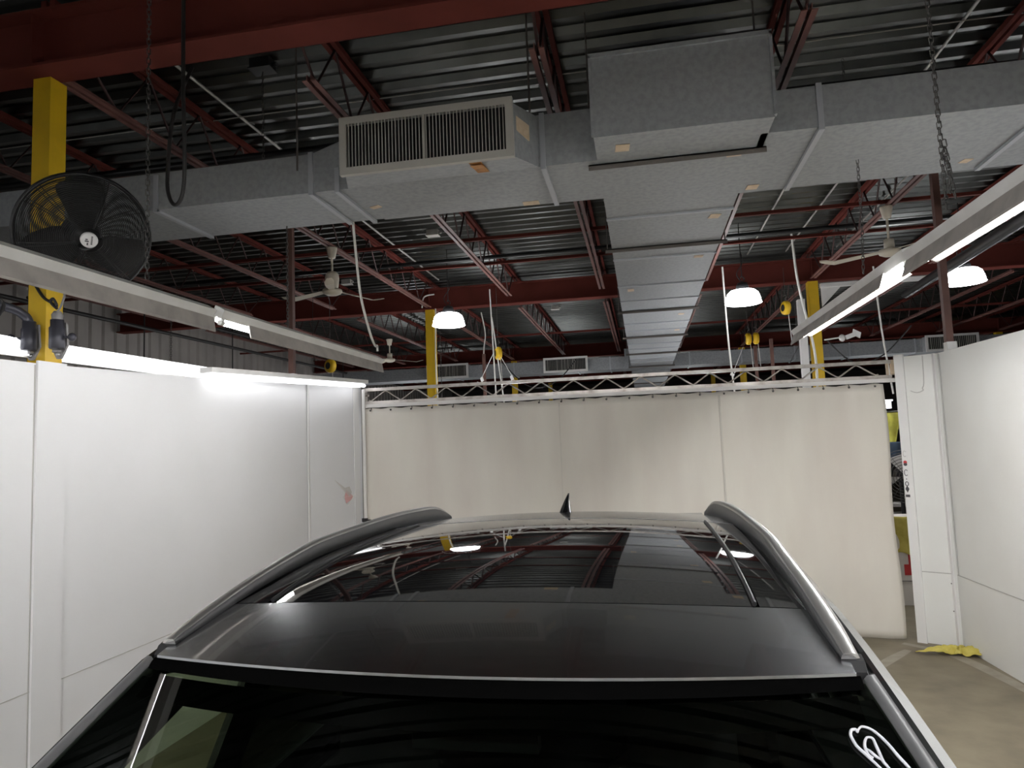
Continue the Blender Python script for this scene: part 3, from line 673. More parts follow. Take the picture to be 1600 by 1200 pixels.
wire([(-2.12,10.05,3.9),(-2.02,10.05,3.0),(-1.95,10.05,2.35)], .011, 'cablew', 'white cable straight down through the first yellow reel')
wire([(1.18,9.7,4.3),(1.2,9.7,3.2),(1.25,9.7,2.4)], .012, 'cablew', 'white conduit drop below the middle high bay light')
wire([(2.12,9.8,4.7),(2.16,9.8,4.0),(2.3,9.8,3.1),(2.3,9.8,2.5)], .016, 'cablew', 'white conduit beside the right yellow column')
wire([(3.3,10.4,4.3),(3.34,10.4,3.4),(3.42,10.4,2.5)], .012, 'cablew', 'white cable right of the far right fixture')
wire([(2.75,10.9,3.35),(3.1,10.9,3.0),(3.5,10.9,3.1),(3.9,10.9,3.5)], .01, 'rubber', 'black cable sagging right of the right yellow column')
wire([(-2.55,12.5,3.6),(-2.0,12.5,3.05),(-1.5,12.5,3.1),(-1.1,12.5,3.5)], .01, 'rubber', 'black cable sagging behind the first yellow reel')
wire([(-3.5,11.0,4.32),(-3.46,11.0,4.5),(-3.3,11.06,4.55)], .012, 'cablew', 'white bent conduit on top of the left yellow column')
wire([(-3.28,11.04,4.3),(-3.3,11.04,3.4),(-3.28,11.04,2.6)], .014, 'cablew', 'white conduit down the left yellow column')
wire([(-4.45,9.0,4.3),(-4.47,9.0,3.7),(-4.45,9.0,3.3)], .004, 'rubber', 'thin cord holding the yellow reel at the left wall')
b = MB(); b.box(2.40,2.50,11.0,11.12,0,4.02); tag(b.build('white_post', M['white_metal']), 'white post standing against the right yellow column', 'post')
t = thing('jib_beam', 'white beam with a gusset reaching right from the right yellow column', 'beam', (3.2,11.0,4.2))
MB().box(2.73,4.6,10.97,11.03,4.17,4.23).build('arm', M['white_metal'], t); MB().prism([(2.74,10.99,4.17),(3.02,10.99,4.17),(2.74,10.99,3.88)], (0,.03,0)).build('gusset', M['white_metal'], t)
b = MB(); b.lathe([(.05,0),(.055,.01),(.02,.03),(.0,.03)], (2.95,10.9,3.38), (.3,-1,0), 12); b.obox((3.06,10.88,3.40), (.06,0,.02), (0,.02,0), (-.01,0,.03)); b.obox((3.15,10.88,3.43), (.05,0,-.03), (0,.015,0), (.01,0,.04)); b.tube([(2.73,11.0,3.38),(2.95,10.9,3.39)], .012, 6)
tag(b.build('spot_lamp', M['white_metal']), 'small white lamp clipped to the right yellow column', 'lamp')
def reel(x, y, z, label, two=False, ax=(1,0,0)):
    t = thing('balancer_reel', label, 'reel', (x, y, z), 'yellow tool balancers')
    A = Vector(ax)
    for o in ((-.06,.06) if two else (0,)):
        c = Vector((x,y,z)) + A*o
        MB().lathe([(.0,-.045),(.07,-.045),(.095,-.03),(.10,0),(.095,.03),(.07,.045),(.0,.045)], c, A, 22).build('casing', M['yellow2'], t)
        b = MB(); b.lathe([(.05,-.048),(.05,.048)], c, A, 14); b.build('hub', M['black'], t)
        b = MB(); b.tube(smooth_path([c+Vector((0,0,.09)), c+Vector((0,0,.13)), c+Vector((.02,0,.16)), c+Vector((0,0,.19)), c+Vector((-.02,0,.17))]), .008, 6); b.tube([c+Vector((0,0,.18)), (c.x,c.y,4.36)], .004, 5); b.build('hook', M['chain'], t)
        b = MB(); b.tube([c+Vector((.03,0,-.09)), c+Vector((.05,0,-.5))], .005, 5); b.build('line', M['cablew'], t)
    return t
reel(-4.35, 9.3, 3.22, 'yellow tool reel hanging at the left over the booth wall corner', ax=(.4,.9,0))
reel(-2.05, 10.1, 3.36, 'yellow tool reel hanging above the middle of the truss', two=False, ax=(.9,.4,0))
reel(1.86, 12.0, 3.60, 'pair of yellow tool reels hanging right of the trunk duct', two=True)
reel(2.08, 10.3, 3.78, 'yellow tool reel hanging just left of the white post', ax=(.9,.3,0))
for (x, y, z, dx, lb) in ((-2.3,10.05,2.95,-.12,'pair of white connectors hanging left of the first yellow reel'), (-1.85,10.05,2.95,.12,'pair of white connectors hanging right of the first yellow reel'), (1.55,12.0,3.05,-.1,'white connectors hanging below the double reel')):
    b = MB(); b.tube([(x-dx*1.6,y,z+.42),(x,y,z+.06)], .005, 5); b.obox((x,y,z+.03), (.018,0,.012), (0,.015,0), (-.01,0,.03)); b.obox((x+dx*.4,y,z-.03), (.03,0,-.012), (0,.015,0), (.008,0,.018))
    tag(b.build('cable_connector', M['white_trim']), lb, 'connector', 'white hanging connectors')
# drum fan and dark ducting at the foot of the left column, beyond the curtain
t = thing('drum_fan', 'black round fan standing behind the truss left of the yellow column', 'fan', (-3.95,11.0,2.3))
c = Vector((-3.95,11.0,2.42)); b = MB()
for r in (.05,.11,.17,.23,.28): b.tube([c+Vector((r*cos(2*PI*k/28),-.06,r*sin(2*PI*k/28))) for k in range(28)], .006, 4, closed=True)
b.build('guard', M['black'], t); MB().lathe([(.30,-.08),(.31,0),(.30,.08)], c, (0,1,0), 28).build('drum', M['black'], t); MB().lathe([(0,-.02),(.26,-.015),(.26,.015),(0,.02)], c, (0,1,0), 28).build('impeller', M['blackmatt'], t)
MB().tube([(-3.95,11.0,2.12),(-3.95,11.0,0)], .03, 8).build('stand', M['black'], t)

# ------------------------------------------------------------------ seen through the gap right of the curtain
t = thing('pedestal_fan', 'grey pedestal fan in the gap beside the curtain', 'fan', (3.2,9.6,1.3))
c = Vector((3.2,9.6,1.42)); b = MB()
for i in range(9):
    r = .04+.036*i; b.tube([c+Vector((r*cos(2*PI*k/30), -.07+.05*(r/.33)**2, r*sin(2*PI*k/30))) for k in range(30)], .005, 4, closed=True)
for k in range(12): b.tube([c+Vector((0,-.08,0)), c+Vector((.33*cos(k*PI/6),-.02,.33*sin(k*PI/6)))], .003, 4)
b.build('guard', M['chain'], t)
for k in range(4):
    a = k*PI/2+.3; MB().prism([c+Vector((.04*cos(a),0,.04*sin(a))), c+Vector((.28*cos(a-.35),.01,.28*sin(a-.35))), c+Vector((.28*cos(a+.35),.03,.28*sin(a+.35)))], (0,.006,0)).build('blade', M['conduit'], t)
b = MB(); b.lathe([(.08,.03),(.09,.12),(.0,.2)], c, (0,1,0), 16); b.tube([c+Vector((0,.12,0)), (3.2,9.72,0)], .025, 8); b.lathe([(.22,0),(.22,.03),(0,.04)], (3.2,9.72,0), n=20); b.build('stand', M['black'], t)
def cloth(name, x, y, z, w, h, m, lb, cat='cloth'):
    b = MB(); b.grid(lambda u, v: (x-w/2+w*u*(1-.25*(1-v)), y+.03*sin(u*9+v*2)+.02*sin(v*5), z+h*(v-.5)+.03*sin(u*6)*(1-v)), 14, 14)
    o = b.build(name, M[m]); o.modifiers.new('th', 'SOLIDIFY').thickness = .006; return tag(o, lb, cat)
t = thing('clothes_rack', 'grey rail carrying clothes beyond the curtain gap', 'rack', (3.15,9.95,0))
b = MB(); b.tube([(2.75,9.95,0),(2.75,9.95,2.25),(3.75,9.95,2.25),(3.75,9.95,0)], .018, 8); b.build('frame', M['steel'], t)
cloth('hi_vis_vest', 3.14, 9.86, 2.02, .34, .42, 'vest', 'olive yellow work vest hanging in the curtain gap', 'vest')
cloth('navy_jacket', 3.17, 9.82, 1.72, .32, .26, 'navy', 'navy jacket hanging below the yellow vest', 'jacket')
b = MB(); b.box(2.95,3.35,10.3,10.36,2.30,2.40); b.box(2.93,3.37,10.29,10.37,2.40,2.42); tag(b.build('work_light', emis('panel glow', (.95,.97,1), 2.0)), 'small bright light panel glowing at the top of the curtain gap', 'light')
t = thing('storage_box', 'white carton with a red print in the curtain gap', 'box', (3.05,8.95,0))
MB().box(2.80,3.35,8.85,9.35,.0,.98).build('carton', M['box'], t)
b = MB(); b.box(2.92,3.02,8.843,8.85,.42,.66); b.box(2.87,3.00,8.842,8.85,.34,.46); b.box(3.03,3.10,8.842,8.85,.36,.6); b.build('red_print', M['red'], t)
b = MB(); b.box(2.80,3.35,8.843,8.85,.27,.275); b.obox((3.02,8.845,.08), (.05,0,-.05), (0,.004,0), (.006,0,.006)); b.build('dark_print', M['ink'], t)
cloth('yellow_towel', 2.97, 8.82, .79, .40, .44, 'rag', 'yellow towel draped over the white carton', 'towel')
b = MB(); b.box(2.7,3.7,10.1,10.35,.99,1.03); b.box(2.72,2.76,10.1,10.35,0,.99); b.box(3.64,3.68,10.1,10.35,0,.99); b.box(2.7,3.7,10.3,10.35,.1,.9)
tag(b.build('work_bench', M['conduit']), 'grey work bench beyond the curtain gap', 'bench')
# sticker strip on the end post of the right return
t = thing('sticker_strip', 'white strip of printed symbols on the end post right of the curtain', 'sticker', (2.4615,7.3232,1.56))
pd = Vector((.042,-.025,0)).normalized(); pn = Vector((-.025,-.042,0)).normalized(); c0 = Vector((2.4615,7.3232,1.56))
MB().obox(c0, pd*.020, pn*.0015, Vector((0,0,.24))).build('backing', M['white_trim'], t)
def glyph(z, shape, m):
    b = MB()
    if shape == 'oval': b.lathe([(.016,0),(.016,.001)], c0+pn*.0016+Vector((0,0,z)), pn, 14)
    if shape == 'ring':
        b.tube([c0+pn*.002+pd*.014*cos(a)+Vector((0,0,z+.028*sin(a))) for a in [2*PI*k/14*.78+.6 for k in range(15)]], .003, 4)
    if shape == 'diamond':
        b.prism([c0+pn*.0016+Vector((0,0,z+.035)), c0+pn*.0016+pd*.017+Vector((0,0,z)), c0+pn*.0016+Vector((0,0,z-.035)), c0+pn*.0016-pd*.017+Vector((0,0,z))], pn*.001)
    if shape == 'loop': b.tube([c0+pn*.002+pd*.013*cos(2*PI*k/12)+Vector((0,0,z+.02*sin(2*PI*k/12))) for k in range(12)], .0035, 4, closed=True)
    if shape == 'bar': b.obox(c0+pn*.002+Vector((0,0,z)), pd*.018, pn*.001, Vector((0,0,.012)))
    if shape == 'dot': b.obox(c0+pn*.002+Vector((0,0,z)), pd*.003, pn*.001, Vector((0,0,.006)))
    b.build('printed_mark', M[m], t)
glyph(.21,'ring','scuff'); glyph(.13,'oval','red'); glyph(.11,'oval','ink'); glyph(.03,'ring','ink'); glyph(-.03,'dot','ink'); glyph(-.075,'loop','ink'); glyph(-.125,'diamond','ink'); glyph(-.19,'bar','ink')
b = MB(); b.tube(smooth_path([(2.66,7.232,2.70),(2.655,7.233,2.45),(2.64,7.240,2.39),(2.645,7.236,2.37),(2.60,7.263,2.35),(2.553,7.292,2.37)]), .004, 5)
tag(b.build('grey_cord', M['scuff']), 'thin grey cord hanging on the right return panel', 'cord')
for s, z in ((.03,.5),(.04,.3),(.05,.1),(.30,.57),(.30,.32),(.31,.05)):
    p = Vector((2.47,7.36,z)).lerp(Vector((2.77,7.18,z)), s/.35); tag(MB().lathe([(.006,0),(.004,.003),(0,.003)], p+Vector((-.001,-.002,0)), (-.5,-.86,0), 8).build('panel_screw', M['chain']), f'small dark screw on the lower right return panel at the {"left" if s < .2 else "right"} edge, {"top" if z > .45 else "middle" if z > .2 else "bottom"}', 'screw', 'panel screws')
# floor cloth and scrapes
random.seed(3)
def rag(u, v):
    a, r = u*2*PI, v
    def lobe(c, w): 
        d = (a-c+PI) % (2*PI)-PI; return math.exp(-(d/w)**2)
    R = (.12+.19*lobe(PI*1.0,.34)+.11*lobe(-.75,.40)+.10*lobe(.45,.5)+.05*lobe(2.2,.4)+.022*sin(a*9)+.012*sin(a*17))*r
    x = 2.655+R*1.1*cos(a); y = 7.0+R*.75*sin(a)-.03
    f = abs(sin(a*3.5+1.2*sin(r*5)))
    z = .008+.062*f**.8*(r**.7)*(1-.75*r)*1.6 + .03*(1-r) + .016*abs(sin(x*38+sin(y*30)*1.5))*(1-.5*r)
    return (x, y, z)
b = MB(); b.grid(rag, 120, 20); o = b.build('yellow_rag', M['rag']); o.modifiers.new('th', 'SOLIDIFY').thickness = .006
tag(o, 'crumpled yellow rag on the floor by the right booth corner', 'rag')
def scrape(pts, w, lb):
    b = MB(); P = smooth_path(pts, 4); n = len(P); vs = []; 
    for i, p in enumerate(P):
        d = (P[min(i+1,n-1)]-P[max(i-1,0)]).normalized(); s = Vector((-d.y,d.x,0))*w*(.5+.5*sin(PI*(i+.6)/(n+.2))); vs += [p-s, p+s]
    b.add(vs, [(2*i,2*i+1,2*i+3,2*i+2) for i in range(n-1)]); tag(b.build('floor_scrape', M['streak']), lb, 'floor mark', 'pale floor scrapes')
scrape([(1.78,6.45,.002),(2.0,6.75,.002),(2.27,7.08,.002)], .05, 'pale straight scrape on the floor in front of the curtain')
scrape([(2.3,7.3,.002),(2.55,7.03,.002),(2.66,6.7,.002),(2.74,6.2,.002),(2.8,5.6,.002)], .06, 'pale curved scrape on the floor along the right wall')

# ------------------------------------------------------------------ car (local frame: x across, y towards the tailgate)
PIV = Vector((-.32, 2.2, 0))
car = thing('car', 'silver car with a black glass roof parked nose towards the viewer', 'car', PIV)
car.rotation_euler = (0, 0, math.radians(-1))
def cb(mb, name, m, par=None):
    par = par or car
    if par is car: mb.v = [(v[0], v[1]-2.2, v[2]) for v in mb.v]
    else: mb.v = [(v[0], v[1]-2.2, v[2]) for v in mb.v]
    return mb.build(name, M[m], par, local=True)
_kn = [(.4,.50),(.8,.385),(1.2,.275),(1.5,.190),(1.95,.050),(2.4,-.004),(2.95,-.098),(3.4,-.20),(3.9,-.30)]
def _slope(y):
    for i in range(len(_kn)-1):
        if y <= _kn[i+1][0] or i == len(_kn)-2:
            a, b = _kn[i], _kn[i+1]; p = _kn[max(i-1,0)]; q = _kn[min(i+2,len(_kn)-1)]
            ma = (b[1]-p[1])/(b[0]-p[0]); mb_ = (q[1]-a[1])/(q[0]-a[0]); h = b[0]-a[0]; t = (y-a[0])/h
            return (2*t**3-3*t*t+1)*a[1]+(t**3-2*t*t+t)*h*ma+(-2*t**3+3*t*t)*b[1]+(t**3-t*t)*h*mb_
_zt = [0.0]
for _i in range(350): _zt.append(_zt[-1]+.01*_slope(.4+.01*_i+.005))
_z0 = _zt[203]
def zc(y):
    f = min(max((y-.4)/.01, 0), 348.99); i = int(f); return 1.738-_z0+_zt[i]+(_zt[i+1]-_zt[i])*(f-i)
def zr(x, y): return zc(y)-.076*x*x
def yf(x): return 1.20+.22*x*x
def yg(x): return 1.477+.13*x*x
def patch_surf(x0, x1, fy0, fy1, dz=0, nu=24, nv=20, thick=.02):
    """x0/x1 and fy0/fy1 may be functions of the other coordinate"""
    b = MB()
    def fn(u, v):
        ym = fy0(0)*(1-v)+fy1(0)*v
        xa, xb = x0(ym), x1(ym); x = xa+(xb-xa)*u; y = fy0(x)*(1-v)+fy1(x)*v
        return (x, y, zr(x, y)+dz)
    top = [fn(i/nu, j/nv) for j in range(nv+1) for i in range(nu+1)]; w = nu+1
    b.add(top, [(j*w+i, j*w+i+1, (j+1)*w+i+1, (j+1)*w+i) for j in range(nv) for i in range(nu)], True)
    # turned-down edges
    edge = [(i, 0) for i in range(nu+1)] + [(nu, j) for j in range(1, nv+1)] + [(i, nv) for i in range(nu-1, -1, -1)] + [(0, j) for j in range(nv-1, 0, -1)]
    ring_ = [Vector(fn(i/nu, j/nv)) for i, j in edge]; n = len(ring_)
    b.add(ring_ + [p-Vector((0,0,thick)) for p in ring_], [(k, (k+1) % n, n+(k+1) % n, n+k) for k in range(n)], False)
    return b
hw = lambda y: .665-.055*min(1, max(0, (y-1.3)/.3)) - .03*max(0, (y-1.6))/1.4
cb(patch_surf(lambda y: -hw(y), lambda y: hw(y), yf, lambda x: yg(x)-.006, 0, 30, 14, .005), 'front_roof_panel', 'paint')
def seamx(y): return .535-.03*(y-1.55)/.9
RY = lambda x: 2.45
cb(patch_surf(lambda y: -seamx(y)+.006, lambda y: seamx(y)-.006, yg, RY, -.001, 28, 24), 'glass_roof', 'roofglass')
for s in (-1, 1):
    a = (lambda y: seamx(y)+.008) if s > 0 else (lambda y: -hw(y))
    c = (lambda y: hw(y)) if s > 0 else (lambda y: -seamx(y)-.008)
    cb(patch_surf(a, c, yg, RY, -.001, 4, 24), 'roof_side_strip', 'roofglass')
    b = MB(); b.tube([(s*seamx(y), y, zr(s*seamx(y), y)+.0015) for y in [1.52+.93*k/24 for k in range(25)]], .0055, 6); cb(b, 'glass_seal', 'trimblk')
cb(patch_surf(lambda y: -hw(y), lambda y: hw(y), lambda x: 2.458, lambda x: 3.30-.25*x*x, 0, 24, 14), 'rear_roof_panel', 'paint')
# black ditch beside the roof
def sweep(path, prof, name, m):
    """prof: closed list of (outward, up) offsets; path: [(x, y, z, sideways sign)]"""
    secs = []
    for i, (x, y, z) in enumerate(path):
        sgn = 1 if x > 0 else -1
        pr = prof(i/(len(path)-1)) if callable(prof) else prof
        secs.append([(x+sgn*a, y, z+c) for a, c in pr])
    return cb(MB().loft(secs, smooth=False), name, m)
ys = [1.345+.0565*k for k in range(34)]
for s in (-1, 1):
    sweep([(s*hw(y), y, zr(hw(y), y)-.03) for y in ys], [(-.008,-.03),(-.008,.022),(.012,.022),(.046,.002),(.05,-.04)], 'roof_ditch', 'trimblk')
# roof rails
def railx(y):
    return .668-.035*min(1, max(0, (y-1.27)/.5)) - .065*max(0, (y-1.77)/1.2)**1.6 - .03*max(0,(y-2.75)/.25)**2
ry = [1.335+ (2.98-1.335)*k/36 for k in range(37)]
for s in (-1, 1):
    secs_t = []; secs_b = []
    for i, y in enumerate(ry):
        u = i/36; h = .012+.033*min(1, u/.35)**.8+.015*max(0, u-.5)/.5; 
        if u > .9: h *= 1-((u-.9)/.1)**2*.75
        x = railx(y); z = zr(x, y); w = .021 if u > .06 else .016+.083*u
        if u > .93: w *= 1-(u-.93)/.07*.5
        # top cap (satin silver) and the body under it
        secs_t.append([(s*(x-w*.55), y, z+h*.80), (s*(x-w*.35), y, z+h), (s*(x+w*.5), y, z+h*1.02), (s*(x+w), y, z+h*.80), (s*(x+w*1.15), y, z+h*.35), (s*(x+w*.9), y, z+h*.3)])
        secs_b.append([(s*(x-w*.6), y, z+h*.79), (s*(x-w*.75), y, z+.002), (s*(x+w*.8), y, z-.01), (s*(x+w*.85), y, z+h*.3), (s*(x+w*.3), y, z+h*.9), (s*(x-w*.3), y, z+h*.95)])
    r_ = cb(MB().loft(secs_t), 'roof_rail', 'railtop'); cb(MB().loft(secs_b), 'rail_side', 'railside', r_)
    b = MB(); x = railx(1.3); b.loft([[(s*(x-.020), yy, zr(x,yy)-.02), (s*(x+.026), yy, zr(x,yy)-.025), (s*(x+.022), yy, zr(x,yy)+hh), (s*(x-.016), yy, zr(x,yy)+hh)] for yy, hh in ((1.318,-.010),(1.33,.002),(1.35,.004))], smooth=False); cb(b, 'rail_foot', 'trimblk', r_)
# windshield
def W(x, y): return 1.585+.577*(y-1.195-.22*x*x)
def wy(x, t): return yf(x)-.004-t*.98           # t: 0 top, 1 base
def ww(t): return .680+.27*t*(1-.32*t)
b = MB(); b.grid(lambda u, v: ((2*u-1)*ww(v), wy((2*u-1)*ww(v), v), W((2*u-1)*ww(v), wy((2*u-1)*ww(v), v))-.004), 24, 24)
wsd = cb(b, 'windshield', 'wind')
def hd(u, v):
    x = (2*u-1)*.672; y = yf(x)-.02+.022*v
    return (x, y, (W(x, y)+.0015)*(1-v)+(zr(x, yf(x))-.0055)*v)
b = MB(); b.grid(hd, 30, 4); cb(b, 'header_seal', 'seal', wsd)
def hl(u, v):
    x = (2*u-1)*.66; y = yf(x)-.065+.05*v
    return (x, y, W(x, y)-.012)
b = MB(); b.grid(hl, 30, 3); cb(b, 'header_lining', 'seal', wsd)
mk = [[(.6639,1.158),(.6577,1.165),(.6514,1.1724),(.6453,1.1789),(.638,1.1871),(.6305,1.1952),(.6272,1.2043),(.6264,1.2119),(.6291,1.2184),(.633,1.2211),(.6371,1.222),(.6377,1.2182),(.6408,1.2227),(.6457,1.2277),(.6517,1.2289),(.6605,1.2269),(.6699,1.2191),(.6786,1.2073),(.6862,1.1932),(.6931,1.1831),(.698,1.174)],
      [(.6486,1.1816),(.6438,1.1844),(.6415,1.1917),(.6429,1.2018),(.6477,1.2106),(.652,1.2133),(.6576,1.2127),(.6588,1.2032),(.6601,1.1918),(.6614,1.1802),(.6645,1.1751),(.668,1.168)], [(.6426,1.1939),(.6463,1.1928),(.6526,1.1863),(.6602,1.1821)]]
b = MB()
for k, l in enumerate(mk):
    P = smooth_path([(x, y, W(x, y)+.0005) for x, y in l], 4); n = len(P)
    P = [p + Vector((0,-.014,-.0081)) for p in P]; rr = [.0016+.0009*(abs(sin(i/n*5+k))) for i in range(n)]
    b.tube(P, rr, 6)
o = cb(b, 'marker_writing', 'marker', wsd); o['label'] = 'white hand-drawn looped letter on the glass'
# A pillars and the silver side frame
for s in (-1, 1):
    b = MB(); secs = []
    for k in range(15):
        t_ = k/14*1.0; x = ww(t_); y = wy(x, t_)+.01; z = W(x, y)
        secs.append([(s*(x-.004), y-.006, z-.005), (s*(x+.003), y-.004, z+.002), (s*(x+.016), y, z+.003), (s*(x+.020), y+.004, z-.003), (s*(x+.018), y+.02, z-.03), (s*(x-.004), y+.02, z-.035)])
    cb(MB().loft(secs), 'windshield_pillar', 'pillargrey')
    path = []
    for k in range(12):
        t_ = 1-k/11; x = ww(t_)+.038; y = wy(ww(t_), t_)+.012; path.append((s*x, y, W(ww(t_), wy(ww(t_), t_))-.008))
    for k in range(1, 24):
        y = path[11][1] + (3.30-path[11][1])*k/23; x = railx(min(y, 2.9))+.052-.02*max(0, (y-2.9)); path.append((s*x, y, zr(railx(min(y,2.95)), y)-.022))
    for k in range(1, 8): path.append((s*(.62+.045*k), 3.30+.05*k, 1.60-.085*k))
    sweep(path, [(-.016,-.012),(-.014,.004),(-.006,.006),(.028,-.024),(.034,-.05),(.03,-.07),(-.01,-.06)], 'side_frame', 'paint')
    b = MB(); secs = []
    for k in range(12):
        t_ = .02+k/11*.96; x = ww(t_); y = wy(x, t_); z = W(x, y); xi = x-.12*(1-.4*t_)
        secs.append([(s*(x-.002), y, z-.012), (s*xi, wy(xi, t_)+.03, W(xi, wy(xi, t_)+.01)-.03), (s*(xi+.01), wy(xi, t_)+.03, W(xi, wy(xi, t_)+.01)-.06), (s*(x-.002), y+.03, z-.06)])
    cb(MB().loft(secs), 'pillar_lining', 'cabin')
    # side window and door pillars
    def sx(z): return .93-(z-.98)*.36
    for nm, m_, e0, e1 in (('front_side_window', 'sideglass', (.32, 1.02), (1.80, .06)), ('rear_side_window', 'privacy', (1.80, .06), (3.45, -.25))):
        b = MB(); b.grid(lambda u, v: (s*sx(.98+.57*v), e0[0]+e0[1]*v+(e1[0]+e1[1]*v-e0[0]-e0[1]*v)*u, .98+.57*v), 10, 4); cb(b, nm, m_)
    for y in (1.80, 2.75):
        b = MB(); b.bar((s*.925,y,.98), (s*.715,y+.08,1.56), .15, .02, (1,0,0)); cb(b, 'door_pillar', 'trimblk')
# lower body
def sec(y, hwid, ztop, zbot, dome):
    return [(-hwid*.92,y,zbot),(-hwid*.99,y,zbot+.12),(-hwid,y,.55),(-hwid*.985,y,ztop-.14),(-hwid*.93,y,ztop-.03),(-hwid*.6,y,ztop+dome),(0,y,ztop+dome*1.2),(hwid*.6,y,ztop+dome),(hwid*.93,y,ztop-.03),(hwid*.985,y,ztop-.14),(hwid,y,.55),(hwid*.99,y,zbot+.12),(hwid*.92,y,zbot)]
S = [(-.92,.70,.70,.25,.01),(-.86,.80,.80,.22,.02),(-.6,.89,.88,.2,.03),(-.2,.92,.95,.2,.03),(.2,.925,.99,.2,.03)]
cb(MB().loft([sec(*q) for q in S]), 'front_body', 'paint')
def usec(y, hwid, ztop, zbot):
    o = [(-hwid*.92,y,zbot),(-hwid*.99,y,zbot+.12),(-hwid,y,.55),(-hwid*.995,y,ztop-.1),(-hwid*.98,y,ztop),(-hwid*.94,y,ztop),(-hwid*.94,y,.4),(hwid*.94,y,.4),(hwid*.94,y,ztop),(hwid*.98,y,ztop),(hwid*.995,y,ztop-.1),(hwid,y,.55),(hwid*.99,y,zbot+.12),(hwid*.92,y,zbot)]
    return o
cb(MB().loft([usec(y, w, z, .2) for y, w, z in ((.2,.925,.97),(1,.935,.99),(2,.94,1.0),(3.0,.93,1.02),(3.6,.90,1.02))]), 'door_body', 'paint')
cb(MB().loft([sec(*q) for q in ((3.6,.90,1.02,.22,.0),(3.72,.86,1.0,.25,0),(3.80,.78,.92,.3,0))]), 'rear_bumper', 'paint')
b = MB(); b.grid(lambda u, v: ((2*u-1)*(.60+.24*v), 3.30+.42*v-.03*sin(PI*v), zr(0,3.3)-.03-.62*v-.05*(2*u-1)**2*(1-v)), 14, 8); cb(b, 'tailgate_glass', 'roofglass')
b = MB(); b.box(-.55,.55,3.27,3.42,zr(.5,3.3)-.015,zr(.5,3.3)+.005); cb(b, 'rear_spoiler', 'paint')
# cabin: dark lining, dashboard, seats
b = MB(); b.box(-.86,.86,.25,3.55,.38,.5); b.grid(lambda u, v: ((2*u-1)*.62, 1.42+1.85*v, zr((2*u-1)*.62, 1.42+1.85*v)-.05), 8, 8); b.box(-.86,-.83,.3,3.5,.5,.95); b.box(.83,.86,.3,3.5,.5,.95); b.grid(lambda u, v: ((2*u-1)*(.80-.2*v), 3.5-.25*v, .5+1.1*v), 2, 2); cb(b, 'cabin_lining', 'cabin')
b = MB(); b.loft([[(x,.24,.96),(x,.5,1.0),(x,.75,.98),(x,.8,.85),(x,.7,.6),(x,.3,.6)] for x in (-.84,-.4,0,.4,.84)]); cb(b, 'dashboard', 'cabin')
for x in (-.38, .38):
    b = MB(); b.loft([[(x-.25,y,z-.06),(x+.25,y,z-.06),(x+.25,y,z+.06),(x-.25,y,z+.06)] for y, z in ((1.1,.62),(1.35,.62),(1.6,.6))]); b.loft([[(x-w,y-.06,z),(x+w,y-.06,z),(x+w,y+.07,z),(x-w,y+.07,z)] for y, z, w in ((1.62,.6,.24),(1.7,.9,.25),(1.82,1.15,.2),(1.86,1.2,.13),(1.9,1.38,.13))]); cb(b, 'seat', 'cabin')
b = MB(); c = Vector((.38,.92,1.02)); b.tube([c+Vector((.18*cos(a), .07*sin(a), .17*sin(a))) for a in [2*PI*k/24 for k in range(24)]], .016, 7, closed=True); b.tube([c+Vector((-.17,0,0)), c+Vector((.17,0,0))], .018, 6); cb(b, 'steering_wheel', 'cabin')
b = MB(); b.box(-.12,.12,1.30,1.33,1.44,1.51); b.tube([(0,1.32,1.5),(0,1.34,1.58)], .012, 6); cb(b, 'rear_view_mirror', 'cabin')
# antenna
b = MB(); secs = []
for k in range(9):
    u = k/8; y = 2.84+.07*u; z = zr(.05,2.86)-.004+.076*u**.95; hx = .024*(1-u)**1.1+.003; hy = .045*(1-u)**1.1+.005
    secs.append([(-.015+hx*cos(a)+.008*u*u, y+hy*sin(a), z) for a in [2*PI*q/14 for q in range(14)]])
b.loft(secs); b.loft([[(-.015+.022*cos(a), 2.86+.05*sin(a), zr(.02,2.86)-.006) for a in [2*PI*q/14 for q in range(14)]], [(-.015+.02*cos(a), 2.86+.047*sin(a), zr(.02,2.86)+.004) for a in [2*PI*q/14 for q in range(14)]]]); cb(b, 'antenna_fin', 'roofglass')
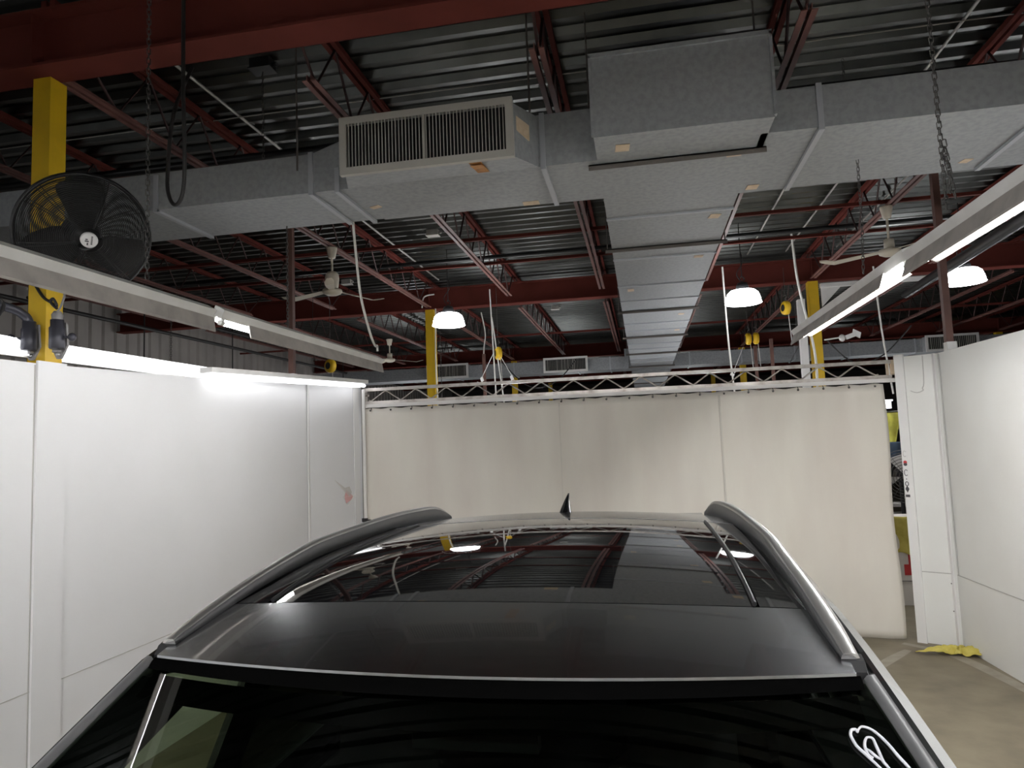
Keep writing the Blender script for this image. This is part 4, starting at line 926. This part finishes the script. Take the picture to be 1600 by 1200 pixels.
# wheels, lamps, mirrors
for x, s in ((-.83,-1),(.83,1)):
    for y in (-.2, 2.75):
        w_ = MB(); w_.lathe([(.20,-.11),(.33,-.11),(.36,-.08),(.36,.08),(.33,.11),(.20,.11)], (x,y,.36), (1,0,0), 32); tw = cb(w_, 'wheel', 'tyre')
        h = MB(); h.lathe([(.0,.07),(.05,.08),(.06,.05),(.20,.06),(.22,.1)], (x,y,.36), (s,0,0), 24)
        for k in range(5): a = 2*PI*k/5; h.bar((x+s*.1,y,.36), (x+s*.1,y+.2*cos(a),.36+.2*sin(a)), .05, .02, (1,0,0))
        cb(h, 'wheel_rim', 'steel', tw)
    b = MB(); b.lathe([(.0,-.03),(.10,-.02),(.12,.02),(.09,.06),(0,.07)], (s*1.07,.62,1.06), (0,-1,0), 18); b.bar((s*.92,.62,1.0), (s*1.02,.63,1.04), .06, .04); cb(b, 'door_mirror', 'paint')
    b = MB(); b.loft([[(s*.52,-.905,.62),(s*.72,-.82,.64),(s*.74,-.80,.74),(s*.52,-.885,.72)], [(s*.52,-.80,.62),(s*.72,-.74,.64),(s*.74,-.72,.74),(s*.52,-.78,.72)]], smooth=False); cb(b, 'headlamp', 'steel')

# ------------------------------------------------------------------ world, camera, colour
w = bpy.data.worlds.new('World'); sc.world = w; w.use_nodes = True
w.node_tree.nodes['Background'].inputs[0].default_value = (.02,.02,.022,1); w.node_tree.nodes['Background'].inputs[1].default_value = .2
cam = bpy.data.cameras.new('Camera'); co = bpy.data.objects.new('Camera', cam); C.objects.link(co)
r = Vector((.98216272,.18425306,-.03751255)); u = Vector((.05269663,-.07821482,.99554282)); fw = Vector((-.18049778,.97976183,.08652919))
co.matrix_world = Matrix(((r.x,u.x,-fw.x,0),(r.y,u.y,-fw.y,0),(r.z,u.z,-fw.z,2.0),(0,0,0,1)))
cam.sensor_width = 36; cam.sensor_fit = 'HORIZONTAL'; cam.lens = 1090/1600*36; cam.clip_start = .05; cam.clip_end = 200
sc.camera = co
vs_ = sc.view_settings; vs_.view_transform = 'Standard'; vs_.look = 'None'; vs_.gamma = 1; vs_.use_curve_mapping = False; vs_.exposure = 0.33
